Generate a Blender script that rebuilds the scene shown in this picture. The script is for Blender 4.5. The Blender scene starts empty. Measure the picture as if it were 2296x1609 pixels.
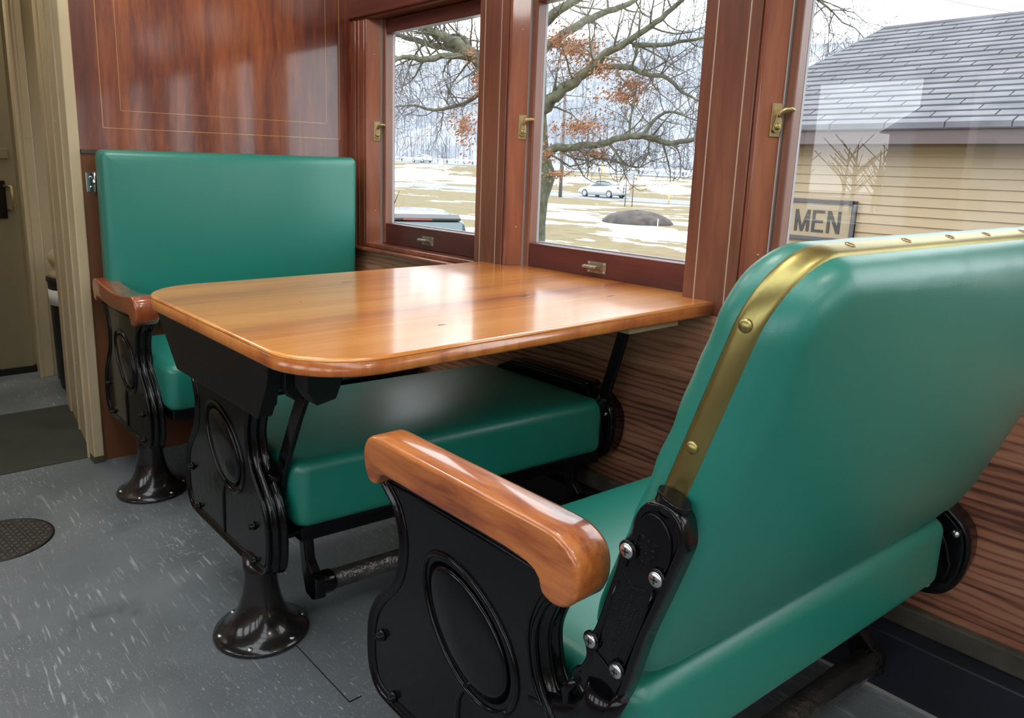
import bpy, bmesh, math, random
from mathutils import Vector, Matrix, noise
PI = math.pi
random.seed(7)
sc = bpy.context.scene
C = sc.collection

# ------------------------------------------------------------------ camera, sky, exposure
W_, H_ = 2296, 1609
CAM = Vector((2.79721049, -1.65608813, 1.06924335))
F_ = 1701.115
CX_, CY_ = 1073.67, 732.10
yaw, pitch, roll = math.radians(139.72994), math.radians(-12.040206), math.radians(1.6130421)
fw = Vector((math.cos(yaw)*math.cos(pitch), math.sin(yaw)*math.cos(pitch), math.sin(pitch)))
rt = fw.cross(Vector((0, 0, 1))).normalized()
up = rt.cross(fw)
cr, sr = math.cos(roll), math.sin(roll)
rt, up = cr*rt + sr*up, -sr*rt + cr*up
cam_d = bpy.data.cameras.new('camera')
cam = bpy.data.objects.new('camera', cam_d)
C.objects.link(cam)
M3 = Matrix((rt, up, -fw)).transposed()
cam.matrix_world = Matrix.Translation(CAM) @ M3.to_4x4()
cam_d.sensor_fit = 'HORIZONTAL'
cam_d.sensor_width = 36.0
cam_d.lens = 36.0*F_/W_
cam_d.shift_x = (W_/2 - CX_)/W_
cam_d.shift_y = (CY_ - H_/2)/W_
cam_d.clip_start = 0.02
cam_d.clip_end = 2000
sc.camera = cam

def at(px, py, d):
    "the point that lies d metres in front of the lens in the direction of a pixel"
    return CAM + (fw + rt*((px - CX_)/F_) - up*((py - CY_)/F_))*d

world = bpy.data.worlds.new('overcast_sky')
sc.world = world
world.use_nodes = True
wb = world.node_tree.nodes['Background']
wb.inputs[0].default_value = (0.93, 0.965, 1.0, 1)
wb.inputs[1].default_value = 2.9
sc.view_settings.view_transform = 'Standard'
sc.view_settings.look = 'None'
sc.view_settings.gamma = 1.0
sc.view_settings.use_curve_mapping = False
sc.view_settings.exposure = 0.5

FILL_LAMPS = [(-1.1, -1.5), (0.5, -0.75), (1.9, -0.75), (3.3, -0.75), (4.7, -0.75)]  # positions of the unseen added fill lamps
FILL_LAMP_W = 9.0

# ------------------------------------------------------------------ materials
def new_mat(name):
    m = bpy.data.materials.new(name)
    m.use_nodes = True
    return m, m.node_tree, m.node_tree.nodes['Principled BSDF']

def plain(name, col, rough=0.5, metal=0.0, coat=0.0, coat_rough=0.05, bump=0.0, bscale=60.0, vary=0.0, vscale=6.0, spec=0.5):
    m, t, b = new_mat(name)
    b.inputs['Base Color'].default_value = (*col, 1)
    b.inputs['Roughness'].default_value = rough
    b.inputs['Metallic'].default_value = metal
    b.inputs['Coat Weight'].default_value = coat
    b.inputs['Coat Roughness'].default_value = coat_rough
    b.inputs['Specular IOR Level'].default_value = spec
    co = t.nodes.new('ShaderNodeTexCoord')
    if bump > 0:
        n = t.nodes.new('ShaderNodeTexNoise'); n.inputs['Scale'].default_value = bscale; n.inputs['Detail'].default_value = 3
        bp = t.nodes.new('ShaderNodeBump'); bp.inputs['Strength'].default_value = bump; bp.inputs['Distance'].default_value = 0.01
        t.links.new(co.outputs['Object'], n.inputs['Vector'])
        t.links.new(n.outputs['Fac'], bp.inputs['Height'])
        t.links.new(bp.outputs['Normal'], b.inputs['Normal'])
        if coat > 0: t.links.new(bp.outputs['Normal'], b.inputs['Coat Normal'])
    if vary > 0:
        n2 = t.nodes.new('ShaderNodeTexNoise'); n2.inputs['Scale'].default_value = vscale; n2.inputs['Detail'].default_value = 5
        t.links.new(co.outputs['Object'], n2.inputs['Vector'])
        rp = t.nodes.new('ShaderNodeValToRGB')
        rp.color_ramp.elements[0].position = 0.3; rp.color_ramp.elements[1].position = 0.7
        rp.color_ramp.elements[0].color = (*[c*(1-vary) for c in col], 1)
        rp.color_ramp.elements[1].color = (*[min(1, c*(1+vary)) for c in col], 1)
        t.links.new(n2.outputs['Fac'], rp.inputs['Fac'])
        t.links.new(rp.outputs['Color'], b.inputs['Base Color'])
    return m

def wood(name, cols, grain='Z', scale=1.0, rough=0.35, coat=0.6, coat_rough=0.06, bump=0.08, fine=60, blot=(0.5, 0.7), stretch=14, boards=None, rings=0.0, contrast=1.0):
    """cols: three colours dark..light; grain axis; boards=(axis, width) tints each board"""
    m, t, b = new_mat(name)
    N, L = t.nodes, t.links
    co = N.new('ShaderNodeTexCoord')
    mp = N.new('ShaderNodeMapping')
    s = [fine, fine, fine]
    s['XYZ'.index(grain)] = fine/stretch
    mp.inputs['Scale'].default_value = [v*scale for v in s]
    L.new(co.outputs['Object'], mp.inputs['Vector'])
    # slow warp so that the grain wanders
    n0 = N.new('ShaderNodeTexNoise'); n0.inputs['Scale'].default_value = 3.0*scale; n0.inputs['Detail'].default_value = 2
    L.new(co.outputs['Object'], n0.inputs['Vector'])
    wv = N.new('ShaderNodeVectorMath'); wv.operation = 'MULTIPLY_ADD'
    wv.inputs[1].default_value = (2.5, 2.5, 2.5)
    L.new(n0.outputs['Color'], wv.inputs[0]); L.new(mp.outputs['Vector'], wv.inputs[2])
    n1 = N.new('ShaderNodeTexNoise'); n1.inputs['Scale'].default_value = 1.0; n1.inputs['Detail'].default_value = 6; n1.inputs['Roughness'].default_value = 0.65
    L.new(wv.outputs[0], n1.inputs['Vector'])
    mp2 = N.new('ShaderNodeMapping')
    s2 = [fine*0.13]*3; s2['XYZ'.index(grain)] = fine*0.13/(stretch*0.5)
    mp2.inputs['Scale'].default_value = [v*scale for v in s2]
    L.new(co.outputs['Object'], mp2.inputs['Vector'])
    n2 = N.new('ShaderNodeTexNoise'); n2.inputs['Scale'].default_value = 1.0; n2.inputs['Detail'].default_value = 3
    L.new(mp2.outputs['Vector'], n2.inputs['Vector'])
    mx = N.new('ShaderNodeMath'); mx.operation = 'MULTIPLY_ADD'; mx.inputs[1].default_value = 0.55*contrast; 
    L.new(n1.outputs['Fac'], mx.inputs[0])
    m2 = N.new('ShaderNodeMath'); m2.operation = 'MULTIPLY_ADD'; m2.inputs[1].default_value = 0.75; m2.inputs[2].default_value = 0.175 - 0.275*contrast
    L.new(n2.outputs['Fac'], m2.inputs[0]); L.new(m2.outputs[0], mx.inputs[2])
    val = mx.outputs[0]
    if rings > 0:
        wn = N.new('ShaderNodeTexWave'); wn.wave_type = 'BANDS'; wn.bands_direction = {'X': 'Z', 'Y': 'X', 'Z': 'X'}[grain]
        mp3 = N.new('ShaderNodeMapping'); s3 = [1, 1, 1]; s3['XYZ'.index(grain)] = 0.12
        mp3.inputs['Scale'].default_value = s3
        L.new(co.outputs['Object'], mp3.inputs['Vector']); L.new(mp3.outputs['Vector'], wn.inputs['Vector'])
        wn.inputs['Scale'].default_value = 17.0*scale; wn.inputs['Distortion'].default_value = 7.0; wn.inputs['Detail'].default_value = 3.0
        wn.inputs['Detail Scale'].default_value = 1.4
        sb = N.new('ShaderNodeMath'); sb.operation = 'POWER'; sb.inputs[1].default_value = 3.0
        L.new(wn.outputs['Fac'], sb.inputs[0])
        ad = N.new('ShaderNodeMath'); ad.operation = 'MULTIPLY_ADD'; ad.inputs[1].default_value = -rings
        L.new(sb.outputs[0], ad.inputs[0]); L.new(val, ad.inputs[2]); val = ad.outputs[0]
    if boards:
        ax, wd = boards
        sp = N.new('ShaderNodeSeparateXYZ'); L.new(co.outputs['Object'], sp.inputs[0])
        dv = N.new('ShaderNodeMath'); dv.operation = 'DIVIDE'; dv.inputs[1].default_value = wd
        L.new(sp.outputs['XYZ'.index(ax)], dv.inputs[0])
        fl = N.new('ShaderNodeMath'); fl.operation = 'FLOOR'; L.new(dv.outputs[0], fl.inputs[0])
        wh = N.new('ShaderNodeTexWhiteNoise'); wh.noise_dimensions = '1D'; L.new(fl.outputs[0], wh.inputs['W'])
        a2 = N.new('ShaderNodeMath'); a2.operation = 'MULTIPLY_ADD'; a2.inputs[1].default_value = 0.22
        L.new(wh.outputs['Value'], a2.inputs[0])
        a3 = N.new('ShaderNodeMath'); a3.operation = 'SUBTRACT'; a3.inputs[1].default_value = 0.11
        L.new(val, a3.inputs[0]); L.new(a3.outputs[0], a2.inputs[2]); val = a2.outputs[0]
    rp = N.new('ShaderNodeValToRGB')
    e = rp.color_ramp.elements
    e[0].position = 0.30; e[0].color = (*cols[0], 1)
    e[1].position = 0.72; e[1].color = (*cols[2], 1)
    q = e.new(0.5); q.color = (*cols[1], 1)
    L.new(val, rp.inputs['Fac']); L.new(rp.outputs['Color'], b.inputs['Base Color'])
    b.inputs['Roughness'].default_value = rough
    b.inputs['Coat Weight'].default_value = coat; b.inputs['Coat Roughness'].default_value = coat_rough
    bp = N.new('ShaderNodeBump'); bp.inputs['Strength'].default_value = bump; bp.inputs['Distance'].default_value = 0.002
    L.new(n1.outputs['Fac'], bp.inputs['Height']); L.new(bp.outputs['Normal'], b.inputs['Normal'])
    if bump > 0.3: L.new(bp.outputs['Normal'], b.inputs['Coat Normal'])
    return m

M = {}
M['mahogany_panel'] = wood('varnished_mahogany_panel', [(0.050, 0.010, 0.007), (0.14, 0.028, 0.011), (0.33, 0.090, 0.024)], 'Z', 0.55, rough=0.4, coat=1.0, coat_rough=0.09, stretch=9, contrast=1.2)
M['mahogany'] = wood('varnished_mahogany', [(0.075, 0.016, 0.010), (0.19, 0.048, 0.022), (0.33, 0.10, 0.042)], 'Z', 1.0, rough=0.4, coat=0.8, coat_rough=0.08, contrast=0.8)
M['mahogany_flat'] = wood('ribbon_mahogany', [(0.070, 0.022, 0.014), (0.145, 0.048, 0.027), (0.23, 0.088, 0.046)], 'Z', 1.0, rough=0.42, coat=0.35, coat_rough=0.15, contrast=0.8)
M['mahogany_dark'] = wood('dark_mahogany', [(0.045, 0.009, 0.009), (0.09, 0.018, 0.017), (0.15, 0.036, 0.028)], 'X', 1.0, rough=0.4, coat=0.5, coat_rough=0.12, contrast=0.6)
M['mahogany_header'] = wood('header_mahogany', [(0.05, 0.010, 0.008), (0.11, 0.024, 0.014), (0.19, 0.05, 0.024)], 'X', 1.0, rough=0.4, coat=0.6, coat_rough=0.1, contrast=0.7)
M['oak_wall'] = wood('stained_oak_board', [(0.10, 0.034, 0.020), (0.32, 0.135, 0.078), (0.46, 0.225, 0.135)], 'X', 1.0, rough=0.45, coat=0.15, coat_rough=0.2, rings=0.19, stretch=18, boards=('Z', 0.27), bump=0.2)
M['table_wood'] = wood('varnished_pine', [(0.36, 0.090, 0.012), (0.68, 0.245, 0.036), (0.84, 0.38, 0.080)], 'Y', 0.8, rough=0.35, coat=1.0, coat_rough=0.13, stretch=22, boards=('X', 0.115), bump=0.03, contrast=0.75)
M['table_edge'] = wood('varnished_end_grain', [(0.24, 0.050, 0.008), (0.46, 0.125, 0.020), (0.62, 0.22, 0.045)], 'Z', 0.8, rough=0.35, coat=1.0, coat_rough=0.13, stretch=3, bump=0.03)
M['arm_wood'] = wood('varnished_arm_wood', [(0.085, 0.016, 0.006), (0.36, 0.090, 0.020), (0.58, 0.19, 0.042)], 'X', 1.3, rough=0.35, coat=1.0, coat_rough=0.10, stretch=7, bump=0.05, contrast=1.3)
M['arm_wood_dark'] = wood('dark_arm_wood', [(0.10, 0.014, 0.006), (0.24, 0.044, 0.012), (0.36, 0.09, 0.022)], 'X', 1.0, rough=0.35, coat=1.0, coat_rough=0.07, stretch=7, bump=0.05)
M['batten_wood'] = wood('raw_batten_wood', [(0.40, 0.22, 0.14), (0.55, 0.32, 0.21), (0.62, 0.40, 0.27)], 'Y', 1.0, rough=0.6, coat=0.0)
M['vinyl'] = plain('green_vinyl', (0.001, 0.200, 0.150), rough=0.5, spec=0.65, coat=0.6, coat_rough=0.28, bump=0.035, bscale=480)
M['black_iron'] = plain('black_gloss_iron', (0.003, 0.003, 0.004), rough=0.25, coat=0.38, coat_rough=0.04, bump=0.05, bscale=45, spec=0.15)
M['black_wood'] = plain('black_painted_board', (0.007, 0.0075, 0.008), rough=0.45, spec=0.3, coat=0.05, coat_rough=0.3, bump=0.05, bscale=80)
M['iron_worn'] = plain('worn_pedestal_iron', (0.012, 0.011, 0.012), rough=0.25, spec=0.25, coat=0.7, coat_rough=0.10, vary=0.5, vscale=14, bump=0.05, bscale=40)
M['pipe'] = plain('worn_foot_pipe', (0.03, 0.028, 0.026), rough=0.3, coat=0.9, coat_rough=0.12, vary=0.8, vscale=22, bump=0.5, bscale=70)
M['brass'] = plain('aged_brass', (0.36, 0.31, 0.115), rough=0.38, metal=1.0, vary=0.14, vscale=9, bump=0.02, bscale=120)
M['bronze'] = plain('latch_bronze', (0.42, 0.32, 0.17), rough=0.38, metal=0.85, vary=0.25, vscale=50)
M['bronze_grey'] = plain('lift_bronze', (0.36, 0.30, 0.22), rough=0.42, metal=0.7, vary=0.25, vscale=60)
M['steel'] = plain('zinc_screw', (0.62, 0.64, 0.64), rough=0.28, metal=1.0)
M['chrome'] = plain('chrome', (0.75, 0.77, 0.8), rough=0.12, metal=1.0)
M['cream'] = plain('cream_paint', (0.50, 0.405, 0.25), rough=0.36, coat=0.3, coat_rough=0.2, bump=0.10, bscale=25, vary=0.06)
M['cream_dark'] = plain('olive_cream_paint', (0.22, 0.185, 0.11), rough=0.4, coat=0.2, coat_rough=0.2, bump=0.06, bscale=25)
M['brown'] = plain('brown_paint', (0.155, 0.058, 0.022), rough=0.45, coat=0.1, vary=0.08)
M['inlay'] = plain('pale_inlay', (0.46, 0.37, 0.30), rough=0.4, coat=0.4)
M['inlay_gold'] = plain('gold_inlay', (0.42, 0.20, 0.06), rough=0.35, coat=1.0)
M['strip'] = plain('grey_weather_strip', (0.42, 0.40, 0.40), rough=0.4, metal=0.4)
M['baseboard'] = plain('dark_baseboard', (0.010, 0.012, 0.020), rough=0.4, coat=0.2, vary=0.3, vscale=4, bump=0.05)
M['dirty_trim'] = plain('dusty_olive_trim', (0.055, 0.05, 0.036), rough=0.7, vary=0.4, vscale=20)
M['ceiling'] = plain('cream_ceiling', (0.72, 0.68, 0.58), rough=0.6)
M['mat'] = plain('dark_passage_sheet', (0.036, 0.040, 0.034), rough=0.6, vary=0.3, vscale=6)  # dark layer for the passage floor
M['bin'] = plain('black_plastic', (0.008, 0.008, 0.012), rough=0.4)
M['paper'] = plain('white_paper', (0.7, 0.7, 0.72), rough=0.7)
M['sack'] = plain('cream_sack', (0.45, 0.36, 0.22), rough=0.6, bump=0.2, bscale=15)
M['siding'] = plain('cream_siding', (0.36, 0.28, 0.175), rough=0.6)
M['fascia'] = plain('mauve_fascia', (0.10, 0.075, 0.078), rough=0.6)
M['sign_board'] = plain('tan_sign_board', (0.30, 0.24, 0.155), rough=0.5)
M['sign_frame'] = plain('slate_sign_frame', (0.07, 0.068, 0.085), rough=0.5)
M['sign_ink'] = plain('sign_letter_paint', (0.035, 0.036, 0.038), rough=0.5)
M['bark'] = plain('mossy_bark', (0.098, 0.106, 0.068), rough=0.9, vary=0.5, vscale=9, bump=0.8, bscale=18)
M['twig'] = plain('grey_twig', (0.10, 0.092, 0.085), rough=0.9)
M['leaf'] = plain('dry_oak_leaf', (0.33, 0.155, 0.08), rough=0.8, vary=0.35, vscale=1.5)
M['asphalt'] = plain('wet_asphalt', (0.12, 0.14, 0.17), rough=0.5, vary=0.1, vscale=0.5)
M['car_white'] = plain('white_car_paint', (0.50, 0.53, 0.54), rough=0.25, coat=1.0)
M['car_blue'] = plain('slate_blue_car_paint', (0.085, 0.11, 0.15), rough=0.25, coat=1.0)
M['car_glass'] = plain('tinted_car_glass', (0.08, 0.13, 0.14), rough=0.05, coat=1.0)
M['tyre'] = plain('tyre_rubber', (0.02, 0.02, 0.022), rough=0.8)
M['rim'] = plain('wheel_rim', (0.4, 0.41, 0.42), rough=0.3, metal=0.6)
M['tail_red'] = plain('red_lamp_lens', (0.35, 0.02, 0.03), rough=0.2, coat=1.0)
M['black_trim'] = plain('car_black_trim', (0.02, 0.022, 0.026), rough=0.4)
M['mulch'] = plain('dark_earth', (0.06, 0.052, 0.05), rough=0.95, vary=0.5, vscale=2.0, bump=0.8, bscale=3)
M['post_white'] = plain('white_post_paint', (0.55, 0.55, 0.55), rough=0.6)
M['post_yellow'] = plain('yellow_post_paint', (0.55, 0.48, 0.16), rough=0.6)
M['pole'] = plain('weathered_pole', (0.12, 0.115, 0.12), rough=0.9)
M['exterior'] = plain('exterior_casing_paint', (0.30, 0.31, 0.34), rough=0.5)
M['hill_tree'] = plain('bare_tree_haze_tint', (0.165, 0.183, 0.21), rough=1.0)  # tree colour paled to stand in for haze

def glass(name):
    m = bpy.data.materials.new(name); m.use_nodes = True
    t = m.node_tree; t.nodes.clear()
    o = t.nodes.new('ShaderNodeOutputMaterial'); mx = t.nodes.new('ShaderNodeMixShader')
    tr = t.nodes.new('ShaderNodeBsdfTransparent'); tr.inputs[0].default_value = (0.985, 0.992, 0.99, 1)
    gl = t.nodes.new('ShaderNodeBsdfGlossy'); gl.inputs['Roughness'].default_value = 0.0
    ge = t.nodes.new('ShaderNodeNewGeometry'); dp = t.nodes.new('ShaderNodeVectorMath'); dp.operation = 'DOT_PRODUCT'
    t.links.new(ge.outputs['Incoming'], dp.inputs[0]); t.links.new(ge.outputs['Normal'], dp.inputs[1])
    def mt(op, a, b):
        n = t.nodes.new('ShaderNodeMath'); n.operation = op
        for i, v in enumerate((a, b)):
            if v is None: continue
            if isinstance(v, (int, float)): n.inputs[i].default_value = v
            else: t.links.new(v, n.inputs[i])
        return n.outputs[0]
    c_ = mt('ABSOLUTE', dp.outputs['Value'], None)
    fr = mt('ADD', mt('MULTIPLY', mt('POWER', mt('SUBTRACT', 1.0, c_), 5.0), 0.955), 0.045)
    t.links.new(fr, mx.inputs[0]); t.links.new(tr.outputs[0], mx.inputs[1]); t.links.new(gl.outputs[0], mx.inputs[2])
    t.links.new(mx.outputs[0], o.inputs[0])
    return m
M['glass'] = glass('window_glass')

def floor_mat():
    m, t, b = new_mat('scuffed_grey_floor_paint')
    N, L = t.nodes, t.links
    co = N.new('ShaderNodeTexCoord')
    n1 = N.new('ShaderNodeTexNoise'); n1.inputs['Scale'].default_value = 2.2; n1.inputs['Detail'].default_value = 7; n1.inputs['Roughness'].default_value = 0.6
    L.new(co.outputs['Object'], n1.inputs['Vector'])
    r1 = N.new('ShaderNodeValToRGB')
    e = r1.color_ramp.elements
    e[0].position = 0.3; e[0].color = (0.095, 0.112, 0.122, 1); e[1].position = 0.72; e[1].color = (0.19, 0.215, 0.23, 1)
    L.new(n1.outputs['Fac'], r1.inputs['Fac'])
    col = r1.outputs['Color']
    def streak(rot, sx, sy, lo, hi, colr, seed, maskscale, mlo=0.45, mhi=0.6):
        nonlocal col
        mp = N.new('ShaderNodeMapping'); mp.inputs['Rotation'].default_value = (0, 0, rot); mp.inputs['Scale'].default_value = (sx, sy, 1); mp.inputs['Location'].default_value = (seed, seed*0.7, 0)
        L.new(co.outputs['Object'], mp.inputs['Vector'])
        w0 = N.new('ShaderNodeTexNoise'); w0.inputs['Scale'].default_value = 0.35; w0.inputs['Detail'].default_value = 1
        L.new(mp.outputs['Vector'], w0.inputs['Vector'])
        va = N.new('ShaderNodeVectorMath'); va.operation = 'MULTIPLY_ADD'; va.inputs[1].default_value = (1.5, 1.5, 0)
        L.new(w0.outputs['Color'], va.inputs[0]); L.new(mp.outputs['Vector'], va.inputs[2])
        n = N.new('ShaderNodeTexNoise'); n.inputs['Scale'].default_value = 1.0; n.inputs['Detail'].default_value = 3
        L.new(va.outputs[0], n.inputs['Vector'])
        rp = N.new('ShaderNodeValToRGB'); rp.color_ramp.elements[0].position = lo; rp.color_ramp.elements[1].position = hi
        L.new(n.outputs['Fac'], rp.inputs['Fac'])
        mk = N.new('ShaderNodeTexNoise'); mk.inputs['Scale'].default_value = maskscale; mk.inputs['Detail'].default_value = 2
        m2 = N.new('ShaderNodeMapping'); m2.inputs['Location'].default_value = (seed*3, seed, 0); L.new(co.outputs['Object'], m2.inputs['Vector']); L.new(m2.outputs['Vector'], mk.inputs['Vector'])
        rm = N.new('ShaderNodeValToRGB'); rm.color_ramp.elements[0].position = mlo; rm.color_ramp.elements[1].position = mhi
        L.new(mk.outputs['Fac'], rm.inputs['Fac'])
        mu = N.new('ShaderNodeMath'); mu.operation = 'MULTIPLY'; L.new(rp.outputs['Color'], mu.inputs[0]); L.new(rm.outputs['Color'], mu.inputs[1])
        mx = N.new('ShaderNodeMix'); mx.data_type = 'RGBA'
        L.new(mu.outputs[0], mx.inputs['Factor']); L.new(col, mx.inputs['A']); mx.inputs['B'].default_value = (*colr, 1)
        col = mx.outputs['Result']
    streak(0.35, 14, 120, 0.60, 0.72, (0.40, 0.43, 0.42), 3.1, 2.0)
    streak(1.1, 110, 24, 0.62, 0.74, (0.38, 0.41, 0.39), 8.7, 3.4, 0.5, 0.66)
    streak(-0.5, 40, 190, 0.62, 0.72, (0.50, 0.53, 0.51), 5.3, 2.4, 0.48, 0.62)
    streak(0.2, 210, 260, 0.63, 0.72, (0.5, 0.53, 0.51), 1.3, 2.2, 0.42, 0.62)
    streak(0.9, 5, 70, 0.64, 0.70, (0.36, 0.38, 0.37), 21.0, 1.4, 0.52, 0.6)
    streak(0.5, 1.6, 6, 0.52, 0.75, (0.20, 0.225, 0.235), 33.0, 0.9)
    streak(0.0, 5, 5, 0.60, 0.78, (0.03, 0.034, 0.036), 12.0, 1.2)
    L.new(col, b.inputs['Base Color'])
    b.inputs['Roughness'].default_value = 0.38
    rr = N.new('ShaderNodeMapRange'); rr.inputs['To Min'].default_value = 0.28; rr.inputs['To Max'].default_value = 0.55
    L.new(n1.outputs['Fac'], rr.inputs['Value']); L.new(rr.outputs[0], b.inputs['Roughness'])
    bp = N.new('ShaderNodeBump'); bp.inputs['Strength'].default_value = 0.15; bp.inputs['Distance'].default_value = 0.004
    n5 = N.new('ShaderNodeTexNoise'); n5.inputs['Scale'].default_value = 18; n5.inputs['Detail'].default_value = 6; L.new(co.outputs['Object'], n5.inputs['Vector'])
    L.new(n5.outputs['Fac'], bp.inputs['Height']); L.new(bp.outputs['Normal'], b.inputs['Normal'])
    return m
M['floor'] = floor_mat()

def ground_mat():
    m, t, b = new_mat('patchy_snow_and_grass')
    N, L = t.nodes, t.links
    co = N.new('ShaderNodeTexCoord')
    mp = N.new('ShaderNodeMapping'); mp.inputs['Scale'].default_value = (0.16, 0.30, 0.2)
    L.new(co.outputs['Object'], mp.inputs['Vector'])
    n = N.new('ShaderNodeTexNoise'); n.inputs['Scale'].default_value = 1.0; n.inputs['Detail'].default_value = 7; n.inputs['Roughness'].default_value = 0.62
    L.new(mp.outputs['Vector'], n.inputs['Vector'])
    # more snow in some stretches than in others
    mp2 = N.new('ShaderNodeMapping'); mp2.inputs['Scale'].default_value = (0.02, 0.055, 0.0); mp2.inputs['Location'].default_value = (0.4, 0.1, 0)
    L.new(co.outputs['Object'], mp2.inputs['Vector'])
    nb = N.new('ShaderNodeTexNoise'); nb.inputs['Scale'].default_value = 1.0; nb.inputs['Detail'].default_value = 1
    L.new(mp2.outputs['Vector'], nb.inputs['Vector'])
    ad = N.new('ShaderNodeMath'); ad.operation = 'MULTIPLY_ADD'; ad.inputs[1].default_value = 0.9
    L.new(nb.outputs['Fac'], ad.inputs[0]); L.new(n.outputs['Fac'], ad.inputs[2])
    sn = N.new('ShaderNodeValToRGB'); sn.color_ramp.elements[0].position = 0.975; sn.color_ramp.elements[1].position = 1.0
    L.new(ad.outputs[0], sn.inputs['Fac'])
    g = N.new('ShaderNodeTexNoise'); g.inputs['Scale'].default_value = 1.3; g.inputs['Detail'].default_value = 6
    L.new(co.outputs['Object'], g.inputs['Vector'])
    gr = N.new('ShaderNodeValToRGB')
    gr.color_ramp.elements[0].position = 0.3; gr.color_ramp.elements[0].color = (0.13, 0.085, 0.036, 1)
    gr.color_ramp.elements[1].position = 0.7; gr.color_ramp.elements[1].color = (0.17, 0.15, 0.066, 1)
    L.new(g.outputs['Fac'], gr.inputs['Fac'])
    mx = N.new('ShaderNodeMix'); mx.data_type = 'RGBA'
    L.new(sn.outputs['Color'], mx.inputs['Factor']); L.new(gr.outputs['Color'], mx.inputs['A']); mx.inputs['B'].default_value = (0.62, 0.635, 0.66, 1)
    L.new(mx.outputs['Result'], b.inputs['Base Color'])
    b.inputs['Roughness'].default_value = 0.9
    return m
M['ground'] = ground_mat()

def hill_mat():  # snow and woods, with the haze mixed into the colours
    m, t, b = new_mat('snowy_hillside_haze_tint')
    N, L = t.nodes, t.links
    co = N.new('ShaderNodeTexCoord')
    mp = N.new('ShaderNodeMapping'); mp.inputs['Scale'].default_value = (0.05, 0.04, 0.09)
    L.new(co.outputs['Object'], mp.inputs['Vector'])
    n = N.new('ShaderNodeTexNoise'); n.inputs['Scale'].default_value = 1.0; n.inputs['Detail'].default_value = 8; n.inputs['Roughness'].default_value = 0.7
    L.new(mp.outputs['Vector'], n.inputs['Vector'])
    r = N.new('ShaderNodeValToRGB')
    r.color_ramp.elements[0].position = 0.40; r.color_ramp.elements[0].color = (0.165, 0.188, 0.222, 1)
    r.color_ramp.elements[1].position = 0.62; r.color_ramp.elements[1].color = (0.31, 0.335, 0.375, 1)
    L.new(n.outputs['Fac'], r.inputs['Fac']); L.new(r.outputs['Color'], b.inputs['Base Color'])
    b.inputs['Roughness'].default_value = 1.0
    return m
M['hill'] = hill_mat()

def shingle_mat():
    m, t, b = new_mat('slate_grey_shingles')
    N, L = t.nodes, t.links
    co = N.new('ShaderNodeTexCoord')
    n = N.new('ShaderNodeTexNoise'); n.inputs['Scale'].default_value = 3.0; n.inputs['Detail'].default_value = 6
    L.new(co.outputs['Object'], n.inputs['Vector'])
    r = N.new('ShaderNodeValToRGB')
    r.color_ramp.elements[0].position = 0.3; r.color_ramp.elements[0].color = (0.085, 0.09, 0.105, 1)
    r.color_ramp.elements[1].position = 0.7; r.color_ramp.elements[1].color = (0.155, 0.16, 0.18, 1)
    L.new(n.outputs['Fac'], r.inputs['Fac']); L.new(r.outputs['Color'], b.inputs['Base Color'])
    b.inputs['Roughness'].default_value = 0.8
    return m
M['shingle'] = shingle_mat()

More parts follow.
